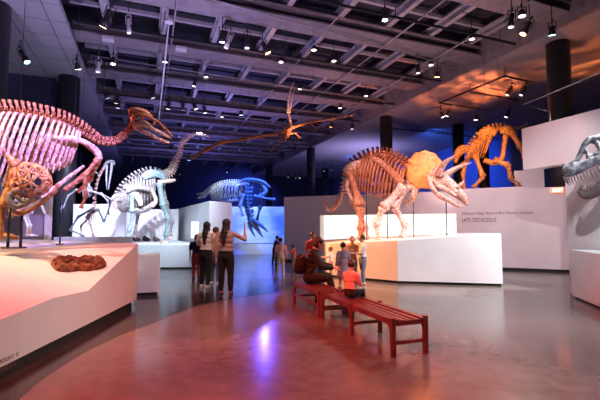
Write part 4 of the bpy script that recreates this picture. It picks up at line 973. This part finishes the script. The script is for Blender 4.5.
for px,py in ((108,98),(116,103),(118,108),(153,98),(168,109),(183,110),(196,109),(205,113),(288,177),(296,178),(300,178),(324,171),(331,170),(170,150),(180,174),(189,181),(204,181),(146,170),(312,166),(227,172)):
    place_spot(px,py,5.8,'lens_pale' if random.random()<.5 else 'lens_dim',FR,'distant spotlights over the far hall',(random.uniform(0,25),random.uniform(-25,25)),.4,.11)
# hanging boom rod with a white disc on top, left
a=up_at(169,21,6.5); b=up_at(160,70,6.5); b=V((b.x,b.y,6.3)); t=thing('ceiling_boom','white capped metal rod slung under the girders above the crested skull','rod',(a+b)/2)
MB().tube([a,b],.03,10).build('rod','palefix',t); MB().tube([a+V((0,0,-.06)),a+V((0,0,.04))],.15,20).build('disc','palefix',t,smooth=False)
for px,py in ((108,39),(181,49)):
    p=up_at(px,py,6.55); o=MB().box(p,(.42,.3,.14),RZ).build('junction_box','palefix',smooth=False,bevel=.01); tag(o,'flat pale box fitting fixed under a girder on the left' if px<150 else 'flat pale box fitting fixed under a girder, right of the white capped rod','box')

# ------------------------------------------------------------------ people
def person(label, foot, face, H, pose, wear, hair='short', haircol='hair', skin='skin', head=1.0, sc=1.0, seat=None, group=None, name='person', extras=None):
    """foot: ground point below the pelvis; face: heading angle (0 = +x). Body frame: x right, y forward, z up"""
    foot=V(foot); R=Matrix.Rotation(face-math.pi/2,3,'Z')
    t=thing(name,label,'person',foot)
    up=V(pose.get('lean',(0,0,1))).normalized()
    hz=seat if seat else .50*H
    pel=V((0,0,hz)); rt=V((1,0,0))
    def w(p): return foot+R@V(p)
    sh=.300*H; chest=pel+up*.20*H; neck=pel+up*.335*H; hd=V(pose.get('look',up)); hc=neck+(up+V((0,.18,0))+(V(pose['nod']) if 'nod' in pose else V((0,0,0)))).normalized()*.085*H*head
    hr=.062*H*head
    bm=MB()
    def cap(mb,a,b,ra,rb,seg=12):
        a,b=V(a),V(b); mb.tube([w(a+(b-a)*q) for q in (0,.25,.5,.75,1)],[ra+(rb-ra)*q+.12*ra*math.sin(q*math.pi) for q in (0,.25,.5,.75,1)],seg); mb.ell(w(a),ra,sub=2); mb.ell(w(b),rb,sub=2)
    fr=R.to_4x4()
    tilt=(V((0,0,1)).rotation_difference(up)).to_matrix(); FR3=R@tilt
    def torso(mb,g=0,z0=-.02,z1=.29):
        for q,rx,ry in ((0,.095,.070),(.07,.088,.064),(.13,.085,.062),(.20,.097,.068),(.26,.100,.062),(.29,.085,.05)):
            if z0<=q<=z1: mb.ell(w(pel+up*q*H),((rx*H+g),(ry*H+g),.055*H+g*.5),FR3)
    torso(bm); 
    cap(bm,neck-up*.05*H,neck+up*.03*H,.034*H,.030*H)
    HR=R@Matrix.Rotation(-math.radians(pose.get('tilt',0)),3,'X')@Matrix.Rotation(math.radians(pose.get('turn',0)),3,'Z')
    def hp_(x,y,z): return w(hc)+HR@V((x*hr,y*hr,z*hr))
    bm.ell(hp_(0,-.05,.1),(hr*.80,hr*.95,hr*1.0),HR,3); bm.ell(hp_(0,.2,-.45),(hr*.58,hr*.66,hr*.60),HR)
    bm.ell(hp_(0,.95,-.15),(hr*.12,hr*.17,hr*.22),HR); 
    for q in (-1,1): bm.ell(hp_(.80*q,0,-.05),(hr*.10,hr*.18,hr*.26),HR)
    arms=pose['arms']; legs=pose['legs']; A=[];Lg=[]
    for q,(ud,fd) in zip((-1,1),arms):
        s0=pel+up*.285*H+rt*q*.112*H; e=s0+V(ud).normalized()*.165*H; h=e+V(fd).normalized()*.145*H; A.append((s0,e,h))
        cap(bm,s0,e,.030*H,.024*H); cap(bm,e,h,.024*H,.016*H)
        f=V(fd).normalized(); sd=f.cross(V((0,0,1))); sd = sd.normalized() if sd.length>.1 else V((1,0,0)); 
        if abs(f.z)>.75: sd=V((0,1,0))
        nn=f.cross(sd); pc=h+f*.042*H; bm.ell(w(pc),(.014*H,.014*H,.014*H)); 
        for k in range(4):
            o_=(k-1.5)*.0125*H; ln=(.040,.046,.044,.034)[k]*H; a0=h+f*.02*H+sd*o_*.7; a1=h+f*.066*H+sd*o_; a2=a1+f*ln*.55+nn*q*.15*ln; a3=a2+(f*.8+nn*q*.5).normalized()*ln*.5
            bm.tube([w(a0),w(a1),w(a2),w(a3)],[.009*H,.0072*H,.0058*H,.0045*H],7); 
        th=h+f*.02*H+sd*.018*H; bm.tube([w(th),w(th+sd*.018*H+f*.018*H),w(th+sd*.022*H+f*.042*H)],[.009*H,.0075*H,.0055*H],7)
    for q,(td,sd_) in zip((-1,1),legs):
        j=pel+rt*q*.050*H; k=j+V(td).normalized()*.235*H; a=k+V(sd_).normalized()*.225*H; Lg.append((j,k,a,V(sd_)))
        cap(bm,j,k,.050*H,.034*H); cap(bm,k,a,.033*H,.020*H)
    body=bm.build('body',skin,t,remesh=.0065*H if H>1.3 else .0075*H,smo=4)
    # shoes
    for (j,k,a,sd_) in Lg:
        g=.045*H; fa=V((0,1,0)); s_=MB(); b=V((a.x,a.y,a.z-.012*H)); s_.ell(w(b),(.028*H,.036*H,.028*H),R); s_.ell(w(b+fa*.045*H-V((0,0,.010*H))),(.026*H,.055*H,.017*H),R); s_.ell(w(b-fa*.01*H-V((0,0,.012*H))),(.024*H,.04*H,.016*H),R)
        s_.build('shoe',wear.get('shoe','c_shoe'),t,remesh=.009*H/1.6,smo=1)
    # trousers
    if wear.get('legs'):
        m_=MB(); 
        for q,rx,ry in ((-.02,.094,.072),(.0,.096,.072),(.05,.092,.068)): m_.ell(w(pel+up*q*H),(rx*H+.014,ry*H+.014,.058*H),FR3)
        ll=wear.get('leglen',1)
        for (j,k,a,sd_) in Lg:
            cap(m_,j,k,.055*H+.006,.038*H+.006); 
            if ll>=1: cap(m_,k,k+(a-k)*.93,.038*H+.006,.026*H+.008)
            else: pass
        m_.build('trousers',wear['legs'],t,remesh=.012,smo=2)
    if wear.get('dress'):
        m_=MB(); m_.tube([w(pel+up*.12*H),w(pel),w(pel-V((0,0,.12*H))),w(pel-V((0,0,.24*H)))],[.10*H,.11*H,.13*H,.15*H],20); m_.build('skirt',wear['dress'],t,remesh=.014,smo=2)
    if wear.get('top'):
        m_=MB(); torso(m_,.016,-.01); 
        if wear.get('long')==2: m_.ell(w(pel-up*.03*H),(.10*H+.012,.08*H+.012,.07*H),FR3)
        sl=wear.get('sleeve',.55)
        for (s0,e,h) in A:
            if sl>0: cap(m_,s0,s0+(e-s0)*min(1,sl*1.6 if sl<.6 else 1),.036*H+.006,.032*H+.006)
            if sl>=.9: cap(m_,e,e+(h-e)*.9,.031*H+.006,.024*H+.006)
        m_.build('shirt',wear['top'],t,remesh=.012,smo=9)
    # hair
    m_=MB(); m_.ell(hp_(0,-.16,.24),(hr*.92,hr*.98,hr*.94),HR,3)
    if hair=='long':
        m_.ell(hp_(0,-.55,-.35),(hr*.80,hr*.55,hr*.9),HR); 
        for q,rr,yy in ((-1.1,.82,-.8),(-1.8,.86,-1.05),(-2.6,.82,-1.15),(-3.4,.68,-1.15),(-4.2,.42,-1.1)):
            m_.ell(hp_(0,yy,q),(hr*rr,hr*.42,hr*.75),HR)
        m_.ell(hp_(.6,-.2,-.6),(hr*.3,hr*.4,hr*.9),HR); m_.ell(hp_(-.6,-.2,-.6),(hr*.3,hr*.4,hr*.9),HR)
    elif hair=='bun': m_.ell(hp_(0,-.9,.7),(hr*.4,hr*.4,hr*.4),HR)
    elif hair=='bob': m_.ell(hp_(0,-.4,-.3),(hr*.95,hr*.72,hr*.9),HR)
    m_.build('hair',haircol,t,remesh=.009,smo=1)
    for q in (-1,1): MB().ell(hp_(.33*q,.80,.02),(hr*.11,hr*.07,hr*.07),HR,1).build('eye','eye',t)
    MB().ell(hp_(0,.82,-.58),(hr*.22,hr*.05,hr*.06),HR,1).build('mouth','lip',t)
    return t, A, w, R
PI=math.pi
stand=[((-.02,0,-1),(-.02,0,-1)),((.02,0,-1),(.02,0,-1))]
step=[((-.04,.14,-1),(-.03,-.05,-1)),((.04,-.08,-1),(.03,-.16,-1))]
down=[((-.18,.02,-1),(-.05,.15,-1)),((.18,.02,-1),(.05,.15,-1))]
# two women at left
person('woman in peach top and black trousers with long dark hair, left of the pair', ground(205,287.5), PI*.42, 1.74,
       dict(lean=(.02,.02,1),arms=[((-.35,.25,-1),(.25,.8,.1)),((.25,.35,-.9),(-.3,.8,.2))],legs=step), dict(top='c_peach',legs='c_black',shoe='c_shoe',sleeve=.5),'long')
person('woman in tan sleeveless top and black trousers raising her right arm toward the blue display', ground(225.5,294), PI*.46, 1.79,
       dict(lean=(0,0,1),turn=-12,arms=[((-.22,-.05,-1),(-.02,.25,-1)),((.75,.35,-.45),(-.12,.25,1))],legs=[((-.03,0,-1),(-.02,0,-1)),((.06,.02,-1),(.02,-.03,-1))]), dict(top='c_tan',legs='c_black',shoe='c_brown',sleeve=0,long=1),'long')
person('child in dark red clothes half hidden left of the woman in peach', ground(196,279), PI*.5, 1.38,
       dict(arms=down,legs=stand), dict(top='c_navy',legs='c_red',shoe='c_black',sleeve=.5),'bob')
person('person in pale top and blue jeans standing behind the two women', ground(215,284), PI*.45, 1.60,
       dict(arms=down,legs=stand), dict(top='c_peach',legs='c_jeans',shoe='c_shoe',sleeve=.9),'short','hair_light')
# children, centre
person('child in black clothes leaning forward, nearest the blue display', ground(274.5,264), -PI*.1, 1.22,
       dict(lean=(0,.22,1),arms=[((-.1,.5,-1),(0,.8,-.6)),((.1,.5,-1),(0,.8,-.6))],legs=step), dict(top='c_black',legs='c_black',shoe='c_black',sleeve=.9),'short',head=1.15)
person('child in pale pink shirt and khaki trousers walking alone on blue lit floor', ground(280.5,275.5), PI*.6, 1.22,
       dict(arms=[((-.15,.1,-1),(-.05,.2,-1)),((.3,0,-1),(.1,.2,-1))],legs=step), dict(top='c_pink',legs='c_khaki',shoe='c_white',sleeve=.5),'short',head=1.15)
person('child in red shirt reaching an arm toward the walking child', ground(294,272), PI*.85, .95,
       dict(lean=(0,.08,1),arms=[((-.75,.4,-.5),(-.8,.5,-.3)),((.2,.1,-1),(0,.4,-1))],legs=step), dict(top='c_red',legs='c_brown',shoe='c_brown',sleeve=.5),'short',head=1.2)
person('woman in red top with hair tied up, standing behind the woman in black', ground(312.5,285), -PI*.3, 1.46,
       dict(arms=[((-.3,.2,-1),(.4,.8,.2)),((.3,.2,-1),(-.4,.8,.2))],legs=stand), dict(top='c_red',legs='c_brown',shoe='c_brown',sleeve=.5),'bun')
# seated woman in black on the far bench
bd=(q1-q0).normalized(); by=V((-bd.y,bd.x,0)); by=by if by.x>0 else -by
sp_=q2+bd*1.08+by*.24
sit=[((-.25,1,.02),(-.02,.25,-1)),((.25,1,.02),(.02,.25,-1))]
tw,Aw,ww,Rw=person('woman in black with dark hair sitting on the farther bench', (sp_.x,sp_.y,0), PI*-.02, 1.72,
       dict(lean=(0,.20,1),nod=(0,.35,0),tilt=18,arms=[((-.25,.55,-1),(.35,1,-.15)),((.25,.55,-1),(-.35,1,-.15))],legs=sit), dict(top='c_black',legs='c_black',shoe='c_black',sleeve=1,long=1),'bob',seat=.56)
# backpack on her back (worn)
bp=ww(V((0,-.17,.82))); mb=MB(); mb.ell(bp,(.15,.13,.22),Rw); mb.ell(ww(V((0,-.25,.74))),(.11,.08,.12),Rw)
t=thing('backpack','black backpack worn by the seated woman in black','backpack',(bp.x,bp.y,.56))
bk_=mb.build('bag_body','c_black',t,remesh=.012,smo=2)
mb=MB(); mb.tube([ww(V((-.12,-.20,.95))),ww(V((-.13,0,1.05))),ww(V((-.13,.16,.92))),ww(V((-.14,0,.70)))],.012,8); mb.tube([ww(V((.12,-.20,.95))),ww(V((.13,0,1.05))),ww(V((.13,.16,.92))),ww(V((.14,0,.70)))],.012,8); mb.build('strap','c_brown',t)
# children around her
person('small child in white shirt with light brown hair, in front of the woman in black', ground(331,279), PI*.9, .96,
       dict(arms=[((-.3,.6,-.6),(.1,1,.1)),((.3,.6,-.6),(-.1,1,.1))],legs=stand), dict(top='c_white',legs='c_orange',shoe='c_shoe',sleeve=.5),'short','hair_light',head=1.25)
person('person in loose lilac dress standing behind the bench with back turned', ground(343.5,289), PI*.6, 1.18,
       dict(arms=down,legs=step), dict(top='c_lilac',dress='c_lilac',legs=None,shoe='c_brown',sleeve=.9,long=1),'short',head=1.1)
person('child in orange shirt standing left of the boy in grey jeans', ground(352.5,284), -PI*.5, 1.32,
       dict(arms=[((-.2,.3,-1),(.2,.9,.1)),((.2,.3,-1),(-.2,.9,.1))],legs=stand), dict(top='c_orange',legs='c_orange',shoe='c_brown',sleeve=.5),'short','hair_light',head=1.1)
person('boy in white shirt and grey jeans with white shoes beside the centre platform', ground(363,285), PI*1.08, 1.36,
       dict(arms=[((-.1,.5,-1),(.1,1,.0)),((.1,.5,-1),(-.1,1,.0))],legs=[((-.05,.12,-1),(0,0,-1)),((.05,-.1,-1),(0,-.1,-1))]), dict(top='c_white',legs='c_jeans',shoe='c_white',sleeve=.5),'short',head=1.1)
# child seated on near bench
sp_=q0+bd*1.60+by*.24
person('child in pink shirt and dark trousers sitting on the near bench, seen from behind', (sp_.x,sp_.y,0), PI*.28, 1.02,
       dict(lean=(0,.10,1),arms=[((-.15,.4,-1),(.1,1,-.1)),((.15,.4,-1),(-.1,1,-.1))],legs=[((-.15,1,0),(0,.1,-1)),((.15,1,0),(0,.1,-1))]), dict(top='c_pink',legs='c_black',shoe='c_black',sleeve=.6),'short',head=1.15,seat=.515)
for o in COL.objects:
    if o.type=='MESH' and not o.data.materials: o.data.materials.append(M['white'])
